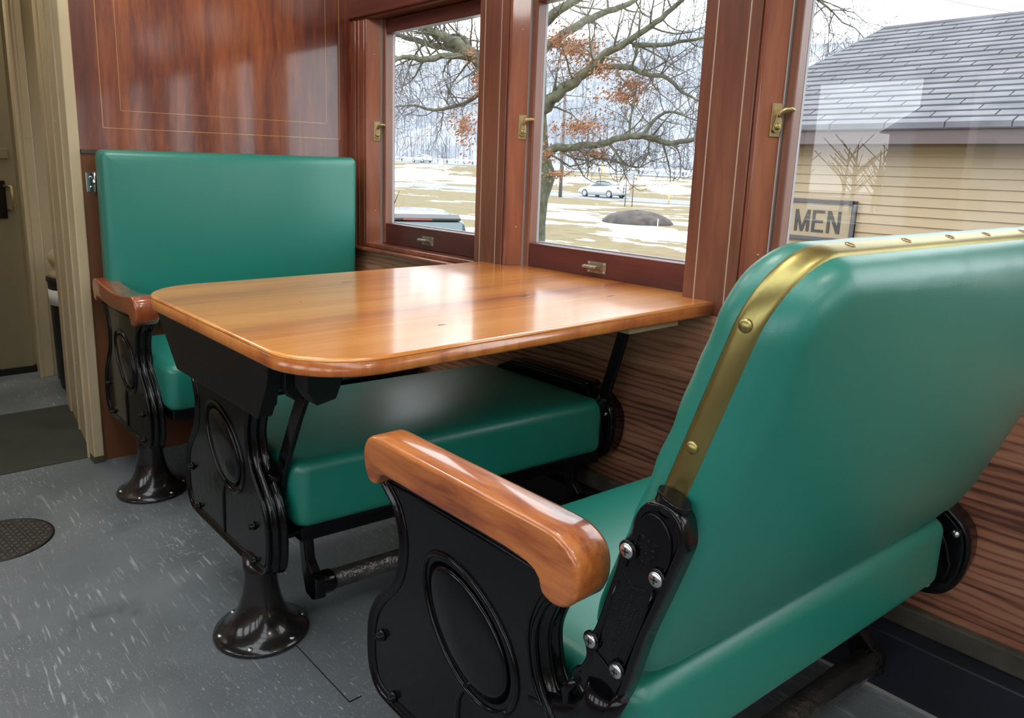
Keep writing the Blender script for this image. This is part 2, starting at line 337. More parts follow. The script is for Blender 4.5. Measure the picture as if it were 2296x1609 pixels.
# ------------------------------------------------------------------ mesh helpers
class MB:
    def __init__(s): s.v = []; s.f = []; s.sm = []
    def add(s, vs, fs, smooth=False):
        o = len(s.v); s.v += [Vector(v) for v in vs]
        for f in fs: s.f.append([i+o for i in f]); s.sm.append(smooth)
        return s
    def box(s, x0, x1, y0, y1, z0, z1):
        x0, x1 = sorted((x0, x1)); y0, y1 = sorted((y0, y1)); z0, z1 = sorted((z0, z1))
        return s.add([(x0,y0,z0),(x1,y0,z0),(x1,y1,z0),(x0,y1,z0),(x0,y0,z1),(x1,y0,z1),(x1,y1,z1),(x0,y1,z1)],
                     [(0,3,2,1),(4,5,6,7),(0,1,5,4),(1,2,6,5),(2,3,7,6),(3,0,4,7)])
    def rings(s, rings, smooth=True, caps=True, closed=False):
        n = len(rings[0]); vs = [p for r in rings for p in r]; fs = []
        m = len(rings)
        for i in range(m if closed else m-1):
            a = i*n; b = ((i+1) % m)*n
            for j in range(n):
                k = (j+1) % n
                fs.append((a+j, a+k, b+k, b+j))
        s.add(vs, fs, smooth)
        if caps and not closed:
            o = len(s.v)-len(vs)
            s.f.append([o+j for j in reversed(range(n))]); s.sm.append(False)
            s.f.append([o+(m-1)*n+j for j in range(n)]); s.sm.append(False)
        return s
    def tube(s, pts, rad, n=10, smooth=True, caps=True):
        pts = [Vector(p) for p in pts]
        if not hasattr(rad, '__len__'): rad = [rad]*len(pts)
        R = []; prev = None
        for i, p in enumerate(pts):
            d = (pts[min(i+1, len(pts)-1)] - pts[max(i-1, 0)])
            if d.length < 1e-9: d = Vector((0, 0, 1))
            d.normalize()
            if prev is None:
                a = Vector((0, 0, 1)) if abs(d.z) < 0.9 else Vector((1, 0, 0))
                u = d.cross(a).normalized()
            else:
                u = (prev - d*prev.dot(d))
                u = u.normalized() if u.length > 1e-6 else d.orthogonal().normalized()
            prev = u; w = d.cross(u)
            R.append([p + (u*math.cos(2*PI*k/n) + w*math.sin(2*PI*k/n))*rad[i] for k in range(n)])
        return s.rings(R, smooth, caps)
    def lathe(s, c, prof, n=40, axis='Z', smooth=True):
        R = []
        for r, h in prof:
            ring = []
            for k in range(n):
                a = 2*PI*k/n; x, y = r*math.cos(a), r*math.sin(a)
                if axis == 'Z': q = (x, y, h)
                elif axis == 'Y': q = (x, h, -y)
                else: q = (h, x, y)
                ring.append(Vector(c)+Vector(q))
            R.append(ring)
        return s.rings(R, smooth)
    def prism(s, poly, y0, y1, plane='XZ', smooth=False):
        def P(u, v, w):
            return {'XZ': (u, w, v), 'XY': (u, v, w), 'YZ': (w, u, v)}[plane]
        return s.rings([[Vector(P(u, v, y0)) for u, v in poly], [Vector(P(u, v, y1)) for u, v in poly]], smooth)
    def dome(s, c, r, axis=(0, -1, 0), h=0.6, n=12):
        ax = Vector(axis).normalized(); u = ax.orthogonal().normalized(); w = ax.cross(u)
        R = []
        for i in range(5):
            a = i/5*PI/2*0.96
            R.append([Vector(c)+(u*math.cos(2*PI*k/n)+w*math.sin(2*PI*k/n))*r*math.cos(a)+ax*r*h*math.sin(a) for k in range(n)])
        return s.rings(R, True)
    def build(s, name, mat, parent=None, bevel=0.0, seg=2, shear=None, sub=0):
        off = Vector((0, 0, 0)); p = parent
        while p is not None: off += p.location; p = p.parent
        vs = []
        for v in s.v:
            v = v.copy()
            if shear: v.x += shear[0]*(v.y-shear[1])
            vs.append(v-off)
        me = bpy.data.meshes.new(name)
        me.from_pydata([tuple(v) for v in vs], [], s.f)
        me.polygons.foreach_set('use_smooth', s.sm)
        bm = bmesh.new(); bm.from_mesh(me); bmesh.ops.recalc_face_normals(bm, faces=bm.faces); bm.to_mesh(me); bm.free()
        me.materials.append(M[mat] if isinstance(mat, str) else mat)
        o = bpy.data.objects.new(name, me); C.objects.link(o); o.parent = parent
        if bevel > 0:
            b = o.modifiers.new('Bevel', 'BEVEL'); b.width = bevel; b.segments = seg; b.limit_method = 'ANGLE'; b.angle_limit = math.radians(40)
            b.harden_normals = False
        return o

def tag(o, label=None, cat=None, group=None, kind=None):
    if label: o['label'] = label
    if cat: o['category'] = cat
    if group: o['group'] = group
    if kind: o['kind'] = kind
    return o
def thing(name, loc, label, cat, group=None, kind=None):
    o = bpy.data.objects.new(name, None); C.objects.link(o); o.location = loc; o.empty_display_size = 0.1
    return tag(o, label, cat, group, kind)
def struct(o, label=None):
    o['kind'] = 'structure'
    if label: o['label'] = label
    return o

def catmull(pts, n=6, closed=True):
    out = []; m = len(pts)
    for i in range(m if closed else m-1):
        g = lambda k: Vector(pts[k % m]) if closed else Vector(pts[max(0, min(m-1, k))])
        p0, p1, p2, p3 = g(i-1), g(i), g(i+1), g(i+2)
        for j in range(n):
            t = j/n
            out.append(0.5*((2*p1)+(-p0+p2)*t+(2*p0-5*p1+4*p2-p3)*t*t+(-p0+3*p1-3*p2+p3)*t**3))
    if not closed: out.append(Vector(pts[-1]))
    return out

def inset_poly(poly, d):
    n = len(poly); area = sum(poly[i][0]*poly[(i+1) % n][1]-poly[(i+1) % n][0]*poly[i][1] for i in range(n))
    s = 1 if area > 0 else -1; out = []
    for i in range(n):
        a, b, c = Vector(poly[i-1][:2]), Vector(poly[i][:2]), Vector(poly[(i+1) % n][:2])
        t = (c-a); t = t.normalized() if t.length > 1e-9 else Vector((1, 0))
        out.append(b + Vector((-t.y, t.x))*s*d)
    return out

def pillow(mb, mat4, W, H, T, R, r, bf=0.0, bb=0.0, ripple=0.0, nc=9, ns=26, nb=14, bw=2.0):
    """upholstered pad: W along local x, H along local y, half thickness T along local z"""
    def ring(s):
        hw, hh = W/2-s, H/2-s; rad = max(R-s, 0.0008); out = []
        hw = max(hw, 0.001); hh = max(hh, 0.001); rad = min(rad, hw*0.98, hh*0.98)
        cs = [(hw-rad, hh-rad, 0), (-(hw-rad), hh-rad, 90), (-(hw-rad), -(hh-rad), 180), (hw-rad, -(hh-rad), 270)]
        for q in range(4):
            cx, cy, a0 = cs[q]
            for k in range(nc): 
                a = math.radians(a0+90*k/(nc-1)); out.append((cx+rad*math.cos(a), cy+rad*math.sin(a)))
            nx = cs[(q+1) % 4]; a = math.radians(a0+90)
            p = (cx+rad*math.cos(a), cy+rad*math.sin(a)); an = math.radians(nx[2]); e = (nx[0]+rad*math.cos(an), nx[1]+rad*math.sin(an))
            cnt = ns if q % 2 == 0 else nb
            for k in range(1, cnt): out.append((p[0]+(e[0]-p[0])*k/cnt, p[1]+(e[1]-p[1])*k/cnt))
        return out
    mn = min(W, H)/2
    ins = [(0, T-r)]
    for k in range(1, 7):
        a = k/6*PI/2; ins.append((r*(1-math.cos(a)), T-r+r*math.sin(a)))
    rings = []
    def mk(side, bulge):
        out = []
        for s, t in ins:
            rg = []
            pts = ring(s); L = len(pts)
            for j, (x, y) in enumerate(pts):
                bl = bulge*max(0, 1-abs(2*x/W)**bw)*max(0, 1-abs(2*y/H)**bw)
                if ripple:
                    ed = math.exp(-((s-0.012)/0.014)**2)
                    bl += ripple*ed*noise.noise(Vector((x*26, y*26, side*3)))
                rg.append(mat4 @ Vector((x, y, side*(t+bl))))
            out.append(rg)
        base = ring(r)
        for q in range(1, 17):
            f_ = 1-q/16*0.985; rg = []
            for x, y in base:
                x, y = x*f_, y*f_
                bl = bulge*max(0, 1-abs(2*x/W)**bw)*max(0, 1-abs(2*y/H)**bw)
                rg.append(mat4 @ Vector((x, y, side*(T+bl))))
            out.append(rg)
        return out
    f = mk(1, bf); b = mk(-1, bb)
    mb.rings(list(reversed(b))+f, True, True)
    return mb

def mat_from(o, a, b, c):
    m = Matrix.Identity(4)
    for i, v in enumerate((a, b, c, o)):
        for j in range(3): m[j][i] = v[j]
    return m

# ------------------------------------------------------------------ the railway carriage: setting
FX0, FX1 = -1.9, 6.6
YO = -2.9                                   # inner face of the opposite side
# floor, with a slim access strip routed into it
o = MB().box(FX0, FX1, YO-0.15, 0.12, -0.05, 0.0).build('floor', 'floor'); struct(o, 'scuffed grey painted carriage floor')
SK = (-1.95, -1.15)                        # unseen glazed roof strip, added to let more daylight in
o = MB().box(FX0, FX1, YO-0.15, SK[0], 2.35, 2.42).box(FX0, FX1, SK[1], 0.15, 2.35, 2.42).box(FX0, 0.2, SK[0], SK[1], 2.35, 2.42).box(FX1-0.3, FX1, SK[0], SK[1], 2.35, 2.42).build('ceiling', 'ceiling'); struct(o)
mb = MB()
for k in range(8): mb.box(0.2+k*0.86, 0.26+k*0.86, SK[0], SK[1], 2.35, 2.42)
mb.build('added_skylight_bar', 'mahogany_header', o)
MB().box(0.2, FX1-0.3, SK[0], SK[1], 2.395, 2.40).build('added_skylight_glass', 'glass', o)
WZ0, WZ1 = 0.735, 1.61
# pilaster list: (x0, x1)
GX = [0.1656, 1.0136, 1.8724, 2.72, 3.57, 4.42]
B = [g-0.069 for g in GX]
PE = [0.8046, 1.6523, 2.51, 3.36, 4.21, 5.06]
# lower wall
o = MB().box(-0.05, FX1, 0.0, 0.12, 0.175, 0.715).build('wall_window', 'oak_wall'); struct(o, 'stained oak boards under the windows')
o = MB().box(-0.05, FX1, 0.0, 0.12, 1.61, 2.35).build('wall_header', 'mahogany_header', bevel=0.004); struct(o)
mb = MB(); mb.box(-0.05, FX1, -0.012, 0.0, 1.618, 1.632); mb.build('header_molding', 'mahogany_header', o, bevel=0.004)
# baseboard: dark duct with an olive top trim
o = MB().box(-0.05, FX1, -0.070, 0.12, 0.0, 0.135).build('baseboard_window', 'baseboard', bevel=0.004); struct(o)
mb = MB(); mb.box(-0.05, FX1, -0.022, 0.0, 0.135, 0.182); mb.build('trim', 'dirty_trim', o, bevel=0.004)
mb = MB(); mb.box(0.0, FX1, -0.074, -0.070, 0.0, 0.006); mb.build('floor_edge_strip', 'strip', o)
# pilasters
tn = 0
for i in range(len(PE)):
    x0, x1 = (-0.02 if i == 0 else PE[i-1]), B[i]
    mb = MB().box(x0, x1, 0.0, 0.12, 0.715, 1.61)
    tn += 1
    p = mb.build('trim_%d' % tn, 'mahogany_flat' if i else 'mahogany', bevel=0.003); struct(p)
    mb = MB().box(x1, x1+0.004, 0.005, 0.12, 0.715, 1.61).box(x1+0.004, x1+0.014, 0.001, 0.12, 0.715, 1.61)
    mb.build('corner_bead', 'mahogany', p, bevel=0.003)
    if i:
        w = x1-x0
        for q in (0.0290/0.14, 0.1080/0.14) if i == 1 else (0.0351/0.151, 0.1221/0.151):
            MB().box(x0+w*q-0.0016, x0+w*q+0.0016, -0.0006, 0.001, 0.715, 1.61).build('inlay', 'inlay', p)
    else:
        MB().box(x0+0.045, x0+0.062, -0.006, 0.0, 0.715, 1.61).box(x0+0.078, x0+0.086, -0.004, 0.0, 0.715, 1.61).build('molding', 'mahogany', p, bevel=0.003)
o = MB().box(-0.05, FX1, 0.10, 0.13, 1.60, 1.72).build('trim_exterior', 'exterior'); struct(o)

LATCH_Z = 1.189
for i in range(len(PE)):
    b0 = B[i]; xr = PE[i]; g0 = GX[i]
    w = thing('window_%d' % (i+1), ((b0+xr)/2, 0.05, WZ0), None, None, kind='structure')
    # splayed jamb on the left, carrying the latch
    j0, j1 = b0+0.014, b0+0.044
    MB().prism([(j0, 0.001), (j1, 0.052), (j1, 0.12), (j0-0.01, 0.12)], 0.742, 1.61, 'XY').build('jamb', 'mahogany', w, bevel=0.002)
    MB().box(j1, j1+0.0035, 0.050, 0.06, 0.742, 1.61).build('weather_strip', 'strip', w)
    # sash
    zb, zt = (0.745, 1.627)
    MB().box(j1+0.0035, g0, 0.056, 0.10, zb, 1.61).build('stile', 'mahogany_flat', w, bevel=0.004)
    MB().box(xr-0.02, xr+0.03, 0.066, 0.10, zb, 1.61).build('stile', 'mahogany_flat', w)
    MB().box(g0, xr-0.001, 0.060, 0.10, zb, 0.826).build('bottom_rail', 'mahogany_dark', w, bevel=0.003)
    MB().box(g0, xr-0.001, 0.060, 0.10, 1.559, 1.609).build('top_rail', 'mahogany_dark', w, bevel=0.003)
    MB().box(g0-0.002, xr, 0.084, 0.088, 0.822, 1.563).build('pane', 'glass', w)
    MB().box(g0, xr, 0.100, 0.112, 0.815, 0.829).box(g0-0.004, g0+0.0008, 0.090, 0.100, 0.82, 1.56).build('outer_stop', 'exterior', w)
    # sill
    if i != 1:
        MB().box(b0-(0.0 if i else 0.08), xr, -0.022, 0.12, 0.716, 0.728).box(b0-(0.0 if i else 0.08), xr, -0.030, -0.004, 0.7155, 0.7275).build('sill', 'mahogany', w, bevel=0.003)
        MB().box(b0, xr, 0.0, 0.10, 0.728, 0.7445).build('stool', 'mahogany', w, bevel=0.003)
    else:
        MB().box(b0, xr, 0.0, 0.12, 0.700, 0.715).build('sill', 'mahogany', w)
    # latch
    n = Vector((0.051, -0.030, 0)).normalized(); tdir = Vector((0.030, 0.051, 0)).normalized()
    base = Vector((j1, 0.052, LATCH_Z)) - tdir*0.015
    A = mat_from(base, tdir, Vector((0, 0, 1)), n)
    def lb(poly, h0, h1, mbx):
        mbx.rings([[A @ Vector((u, v, h0)) for u, v in poly], [A @ Vector((u, v, h1)) for u, v in poly]], False)
    mb = MB(); lb([(-0.013, -0.038), (0.013, -0.038), (0.013, 0.036), (0.010, 0.038), (-0.013, 0.038)], 0.0, 0.004, mb)
    lt = mb.build('sash_latch', 'bronze', w, bevel=0.0012)
    mb = MB(); lb([(-0.010, -0.022), (-0.004, -0.029), (0.008, -0.027), (0.012, -0.018), (0.011, -0.006), (0.008, 0.010), (0.013, 0.019), (0.004, 0.022), (-0.003, 0.012)], 0.004, 0.011, mb)
    # thumb piece curling out over the sash
    mb.tube([A @ Vector(q) for q in ((0.002, 0.008, 0.011), (0.006, 0.018, 0.014), (0.013, 0.023, 0.020), (0.024, 0.024, 0.024), (0.031, 0.021, 0.026))], [0.0055, 0.006, 0.006, 0.0055, 0.004], 8)
    mb.build('lever', 'bronze', lt, bevel=0.0012)
    mb = MB(); mb.dome(A @ Vector((0.001, -0.015, 0.011)), 0.0085, n, 0.5); mb.build('pivot', 'brass', lt)
    for zz in (1.480, 0.875): MB().dome((j1-0.012, 0.052-0.020, zz), 0.0035, n, 0.5, 10).build('screw', 'bronze', w)
    # finger lift
    cx = (g0+xr)/2 - 0.026
    mb = MB().box(cx-0.036, cx+0.036, 0.0565, 0.060, 0.763, 0.797)
    fl = mb.build('sash_lift', 'bronze_grey', w, bevel=0.0014)
    mb = MB(); R = []
    for k in range(9):
        a = k/8; y = 0.0565-0.026*a; z = 0.775+0.012*math.sin(a*PI*0.75)-0.002
        R.append([Vector((cx-0.034, y, z-0.003)), Vector((cx+0.026-0.010*a, y, z-0.003)), Vector((cx+0.026-0.010*a, y, z+0.003)), Vector((cx-0.034, y, z+0.003))])
    mb.rings(R, False); mb.build('thumb_hook', 'bronze_grey', fl, bevel=0.001)
    for sx in (-0.029, 0.029):
        for sz in (0.768, 0.792): MB().dome((cx+sx, 0.0565, sz), 0.003, (0, -1, 0), 0.4, 8).build('screw', 'steel', fl)

# pale exterior strip seen beyond the right edge of the second window
o = MB().box(1.600, 1.616, 0.125, 0.20, 0.60, 1.70).build('trim_outer_post', 'exterior'); struct(o)

# partition across the end of the saloon
PY = -1.0225
o = MB().box(-0.05, 0.0, PY, 0.12, 1.083, 2.35).build('wall_partition', 'mahogany_panel'); struct(o, 'glossy mahogany partition with gold line inlay')
def frame_line(y0, y1, z0, z1, t, parent, name, mat):
    mb = MB(); mb.box(-0.001, 0.0006, y0, y1, z0-t, z0+t).box(-0.001, 0.0006, y0-t, y0+t, z0, z1).box(-0.001, 0.0006, y1-t, y1+t, z0, z1)
    mb.build(name, mat, parent)
frame_line(-0.945, -0.0541, 1.1553, 2.2, 0.0014, o, 'inlay_line', 'inlay_gold')
frame_line(-0.886, -0.1143, 1.2134, 2.14, 0.0012, o, 'inlay_line', 'inlay_gold')
o = MB().box(-0.05, 0.0, PY, 0.12, 0.0, 1.070).build('wall_partition_lower', 'brown'); struct(o)
o = MB().box(-0.045, 0.004, PY+0.003, 0.02, 1.070, 1.083).build('trim_partition', 'dirty_trim'); struct(o)
# cream post and the corridor side behind it
o = MB().box(-0.055, 0.012, PY-0.034, PY, 0.0, 2.35).build('trim_door_post', 'cream', bevel=0.004); struct(o)
MB().box(-0.045, 0.014, PY-0.035, PY-0.0005, 0.0, 0.024).build('scuffed_foot', 'dirty_trim', o)
mb = MB().box(-0.064, -0.055, PY-0.040, PY, 0.0, 2.35); mb.build('door_stop', 'cream', o, bevel=0.003)
o = MB().prism([(-0.055, -1.048), (-0.75, -0.973), (-0.75, -0.93), (-0.055, -0.99)], 0.0, 2.35, 'XY').build('wall_corridor', 'cream', bevel=0.004); struct(o)
mb = MB().prism([(-0.38, -1.018), (-0.40, -1.016), (-0.40, -1.005), (-0.38, -1.007)], 0.0, 2.35, 'XY').prism([(-0.64, -0.991), (-0.76, -0.979), (-0.76, -0.93), (-0.64, -0.93)], 0.0, 2.35, 'XY'); mb.build('cover_strip', 'cream', o, bevel=0.003)
mb = MB()
for k in range(24): mb.dome((-0.35, -1.0162, 0.1+k*0.09), 0.004, (0, -1, 0), 0.5, 8)
mb.build('rivet', 'cream', o)
# alcove beyond the corridor wall
o = MB().box(-1.36, -1.29, -0.97, 0.12, 0.0, 2.35).build('wall_alcove', 'cream'); struct(o)
o = MB().box(-1.345, -1.270, -0.985, -0.925, 0.0, 2.35).build('trim_alcove_post', 'cream', bevel=0.004); struct(o)
mb = MB().box(-1.30, -1.266, -0.987, -0.975, 0.0, 2.35).box(-1.30, -1.2685, -0.965, -0.958, 0.0, 2.35).box(-1.2695, -1.2688, -0.958, -0.926, 1.133, 1.136); mb.build('molding', 'cream', o, bevel=0.002)
# wall below and above the alcove window
o = MB().box(-1.9, -0.05, 0.0, 0.12, 0.0, 0.85).box(-1.9, -0.05, 0.0, 0.12, 1.70, 2.35).box(-1.9, -1.27, 0.0, 0.12, 0.85, 1.7).box(-0.34, -0.05, 0.0, 0.12, 0.85, 1.7).build('wall_alcove_window', 'cream'); struct(o)
# end wall with its door
o = MB().box(FX0-0.05, -1.44, YO, -0.9, 0.0, 2.35).build('wall_end', 'cream_dark'); struct(o)
d = thing('door_1', (-1.44, -1.35, 0.0), 'olive cream boarded door at the end of the corridor', None, kind='structure')
mb = MB()
for k in range(6): mb.box(-1.44, -1.415, -1.86+k*0.146, -1.86+k*0.146+0.1435, 0.03, 2.1)
mb.build('board_panel', 'cream_dark', d, bevel=0.002)
MB().box(-1.425, -1.40, -1.075, -1.035, 0.76, 0.935).build('lock_plate', 'black_iron', d, bevel=0.003)
MB().tube([(-1.405, -1.04, 0.91), (-1.375, -1.015, 0.91), (-1.375, -1.012, 0.80), (-1.405, -1.03, 0.80)], 0.007, 8).build('handle', 'bronze', d)
MB().box(-1.425, -1.405, -1.075, -1.01, 1.035, 1.085).build('bolt', 'cream_dark', d, bevel=0.003)
MB().box(-1.46, -1.40, -1.90, -0.95, 0.0, 0.03).build('threshold', 'black_wood', d)
# aisle-side wall of the corridor, the opposite side and the rear end (outside the picture, they shape the light)
o = MB().box(-1.44, -0.05, -1.95, -1.88, 0.0, 2.35).build('wall_corridor_left', 'cream'); struct(o)
o = MB().box(-0.05, 0.0, YO, -1.88, 0.0, 2.35).build('wall_partition_left', 'mahogany_panel'); struct(o)
mb = MB().box(-0.05, FX1, YO-0.12, YO, 0.0, 0.78).box(-0.05, FX1, YO-0.12, YO, 1.62, 2.35)
OW = [(0.363-0.893*0-0.02, 0.99), (1.256, 1.883), (2.149, 2.776), (3.042, 3.669), (3.935, 4.562), (4.80, 5.45), (5.65, 6.3)]
xs = -0.05
for a, b in OW:
    mb.box(xs, a, YO-0.12, YO, 0.78, 1.62); xs = b
mb.box(xs, FX1, YO-0.12, YO, 0.78, 1.62)
o = mb.build('wall_opposite', 'mahogany_flat'); struct(o)
o = MB().box(FX1, FX1+0.06, YO, 0.12, 0.0, 2.35).build('wall_rear', 'cream'); struct(o)

o = MB().box(-0.75, -0.06, -1.86, -0.97, 0.0, 0.003).build('trim_passage_sheet', 'mat'); struct(o, 'thin dark sheet on the passage floor')  # thin dark sheet laid over the passage floor
# routed access strip in the floor
o = MB().box(1.365, 1.62, -0.972, -0.945, 0.0, 0.0012).build('trim_floor_strip', 'floor'); struct(o)
MB().box(1.365, 1.62, -0.9735, -0.972, 0.0, 0.0015).box(1.618, 1.62, -0.972, -0.945, 0.0, 0.0015).build('gap', 'black_wood', o)

# round chequer plate let into the floor
gx, gy, gr = 0.450, -1.406, 0.1294
g = thing('floor_plate', (gx, gy, 0), 'round dark chequered steel plate let into the grey floor', 'floor plate')
MB().lathe((gx, gy, 0), [(gr+0.004, 0.0), (gr+0.004, 0.0022), (gr, 0.0022), (gr-0.001, 0.0012)], 64).build('rim', 'black_iron', g)
MB().lathe((gx, gy, 0), [(gr-0.001, 0.0), (gr-0.001, 0.0025)], 64).build('plate', plain('worn_plate_steel', (0.055, 0.052, 0.048), rough=0.45, metal=0.6, vary=0.3, vscale=30), g)
mb = MB()
ang = math.radians(-38)
for i in range(-9, 10):
    for j in range(-9, 10):
        u, v = i*0.0165, j*0.0165
        x = gx+u*math.cos(ang)-v*math.sin(ang); y = gy+u*math.sin(ang)+v*math.cos(ang)
        if math.hypot(x-gx, y-gy) > gr-0.010: continue
        if (i+j) % 2:
            a = ang+math.radians(45)
            mb.tube([(x-0.007*math.cos(a), y-0.007*math.sin(a), 0.0028), (x+0.007*math.cos(a), y+0.007*math.sin(a), 0.0028)], 0.0013, 6)
        else:
            mb.tube([(x+0.004*math.cos(2*PI*k/9), y+0.004*math.sin(2*PI*k/9), 0.0026) for k in range(10)], 0.0010, 5)
mb.build('tread_pattern', plain('raised_tread_steel', (0.16, 0.155, 0.145), rough=0.4, metal=0.7), g)

# ------------------------------------------------------------------ seats
HP = [(0.190, 0.592), (0.167, 0.540), (0.153, 0.50), (0.155, 0.462), (0.170, 0.422), (0.218, 0.366), (0.240, 0.322), (0.246, 0.272), (0.240, 0.222), (0.218, 0.192), (0.18, 0.184), (0.09, 0.183)]
def plate_outline(cx, top, dz=0.0):
    right = [(cx+u, min(z, top)+dz) for u, z in HP]; left = [(cx-u, min(z, top)+dz) for u, z in reversed(HP)]
    return [tuple(v) for v in catmull(right+left, 5)]
def ellipse(cx, cz, a, b, ang, n=40, drop=0.0):
    out = []
    for k in range(n):
        t = 2*PI*k/n; u = a*math.cos(t); w = b*math.sin(t)*(1+drop*math.cos(t))
        out.append((cx+u*math.cos(ang)-w*math.sin(ang), cz+u*math.sin(ang)+w*math.cos(ang)))
    return out

def side_frame(root, cx, yo, top):
    """cast iron side of a walkover seat; yo is the outer face, the rim is built of stepped mouldings"""
    ol = plate_outline(cx, top)
    sec = [(yo+0.006, 0.012), (yo+0.004, 0.007), (yo, 0.0045), (yo+0.001, 0.001), (yo+0.005, 0.0), (yo+0.010, 0.0015), (yo+0.012, 0.006), (yo+0.015, 0.006),
           (yo+0.018, -0.004), (yo+0.024, -0.006), (yo+0.028, -0.003), (yo+0.030, 0.003), (yo+0.034, 0.003), (yo+0.037, -0.006), (yo+0.044, -0.008), (yo+0.048, 0.0)]
    rings = []
    for y, d in sec:
        rings.append([Vector((p[0], y, p[1])) for p in inset_poly(ol, d)])
    mb = MB().rings(rings, True)
    f = mb.build('side_frame', 'black_iron', root)
    # raised oval and its tail
    el = ellipse(cx+0.012, 0.425, 0.118, 0.078, math.radians(-38), 48, 0.12)
    mb = MB(); mb.tube([Vector((x, yo+0.006, z)) for x, z in el+el[:1]], 0.0052, 8)
    el2 = ellipse(cx+0.012, 0.425, 0.106, 0.067, math.radians(-38), 48, 0.12)
    mb.rings([[Vector((x, yo+0.006, z)) for x, z in el2], [Vector((cx+0.012+(x-cx-0.012)*0.85, yo+0.002, 0.425+(z-0.425)*0.85)) for x, z in el2], [Vector((cx+0.012+(x-cx-0.012)*0.3, yo+0.001, 0.425+(z-0.425)*0.3)) for x, z in el2]], True)
    mb.build('oval_boss', 'black_iron', f)
    mb = MB(); mb.tube([Vector((x, yo+0.006, z)) for x, z in [(cx+0.03, 0.352), (cx+0.012, 0.335), (cx-0.002, 0.305), (cx-0.004, 0.26), (cx-0.006, 0.20)]], [0.003, 0.0045, 0.0048, 0.0048, 0.004], 8)
    mb.build('rib', 'black_iron', f)
    mb = MB(); inner = inset_poly(ol, 0.017)
    mb.tube([Vector((p[0], yo+0.006, p[1])) for p in inner]+[Vector((inner[0][0], yo+0.006, inner[0][1]))], 0.0028, 6)
    mb.build('edge_bead', 'black_iron', f)
    for u, z, r in ((-0.205, 0.300, 0.010), (-0.17, 0.205, 0.009), (0.165, 0.285, 0.010), (0.165, 0.202, 0.009)):
        mb = MB(); mb.lathe((cx+u, yo+0.006, z), [(r, 0.0), (r, -0.003), (r*0.72, -0.005), (r*0.68, -0.011), (r*0.3, -0.013), (0.0005, -0.0132)], 14, 'Y')
        mb.build('bolt', 'black_iron', f)
    return f

def pedestal(root, px, py, h):
    mb = MB(); mb.lathe((px, py, 0), [(0.106, 0.0), (0.109, 0.004), (0.107, 0.010), (0.094, 0.015), (0.078, 0.026), (0.062, 0.046), (0.049, 0.075), (0.041, 0.11), (0.037, 0.15), (0.038, h)], 48)
    p = mb.build('pedestal', 'iron_worn', root)
    for k in range(6):
        a = 2*PI*k/6+0.35; x, y = px+0.094*math.cos(a), py+0.094*math.sin(a)
        mb = MB(); mb.lathe((x, y, 0.0145), [(0.0065, -0.003), (0.0065, 0.002), (0.004, 0.0038), (0.0005, 0.004)], 12)
        mb.build('floor_screw', 'steel', p)
    return p

def wall_bracket(root, cx, sh):
    hp = [(0.13, 0.47), (0.165, 0.462), (0.215, 0.44), (0.252, 0.405), (0.262, 0.36), (0.256, 0.31), (0.236, 0.27), (0.20, 0.252), (0.165, 0.256), (0.13, 0.285), (0.08, 0.29)]
    pl = [(cx+u, z) for u, z in hp]+[(cx-u, z) for u, z in reversed(hp)]
    ol = [tuple(v) for v in catmull(pl, 4)]
    sec = [(-0.062, 0.012), (-0.058, 0.008), (-0.064, 0.005), (-0.062, 0.0), (-0.045, -0.002), (-0.035, 0.003), (-0.004, 0.003)]
    mb = MB().rings([[Vector((p[0], y, p[1])) for p in inset_poly(ol, d)] for y, d in sec], True)
    f = mb.build('wall_bracket', 'black_iron', root, shear=sh)
    mb = MB(); mb.tube([Vector((cx+u, -0.066, z)) for u, z in ((0.17, 0.45), (0.20, 0.41), (0.222, 0.37), (0.235, 0.33), (0.23, 0.29))], 0.004, 8); mb.build('rib', 'black_iron', f, shear=sh)
    for u, z in ((0.236, 0.395), (0.20, 0.272)):
        mb = MB(); mb.lathe((cx+u, -0.06, z), [(0.008, 0.0), (0.008, -0.004), (0.005, -0.008), (0.0005, -0.009)], 12, 'Y'); mb.build('bolt', 'steel', f, shear=sh)
    return f

def cushion(root, x0, x1, y0, y1, z0, z1, sh, bulge=0.012, back=0.008):
    mb = MB(); c = Vector(((x0+x1)/2, (y0+y1)/2, (z0+z1)/2))
    pillow(mb, mat_from(c, Vector((0, -1, 0)), Vector((1, 0, 0)), Vector((0, 0, 1))), y1-y0, x1-x0, (z1-z0)/2, 0.035, 0.026, bulge, -0.002, bw=3.0)
    s = mb.build('seat_cushion', 'vinyl', root, shear=sh)
    mb = MB().box(x0+0.015, x1-back, y0+0.01, y1-0.01, z0-0.028, z0+0.004)
    mb.build('seat_rail', 'black_iron', root, bevel=0.003, shear=sh)
    return s

def foot_rest(root, x, y0, y1, z, sh, r=0.023):
    mb = MB(); mb.tube([(x, y0, z), (x, y1, z)], r, 20)
    mb.build('foot_pipe', 'pipe', root, shear=sh)
    for y in (y0, y1):
        s = 1 if y == y0 else -1
        mb = MB(); pr = [(-0.050, 0.28-z), (-0.020, 0.28-z), (-0.026, 0.10), (-0.020, 0.055), (0.004, 0.032), (0.026, 0.022), (0.028, -0.022), (0.004, -0.034), (-0.026, -0.030), (-0.044, 0.02), (-0.054, 0.09)]
        mb.prism([(x+a, z+b) for a, b in pr], y-0.022*s, y+0.002*s, 'XZ')
        mb.tube([(x, y-0.012*s, z), (x, y+0.030*s, z)], [0.028, 0.0265], 14)
        mb.build('pipe_bracket', 'black_iron', root, shear=sh, bevel=0.004)

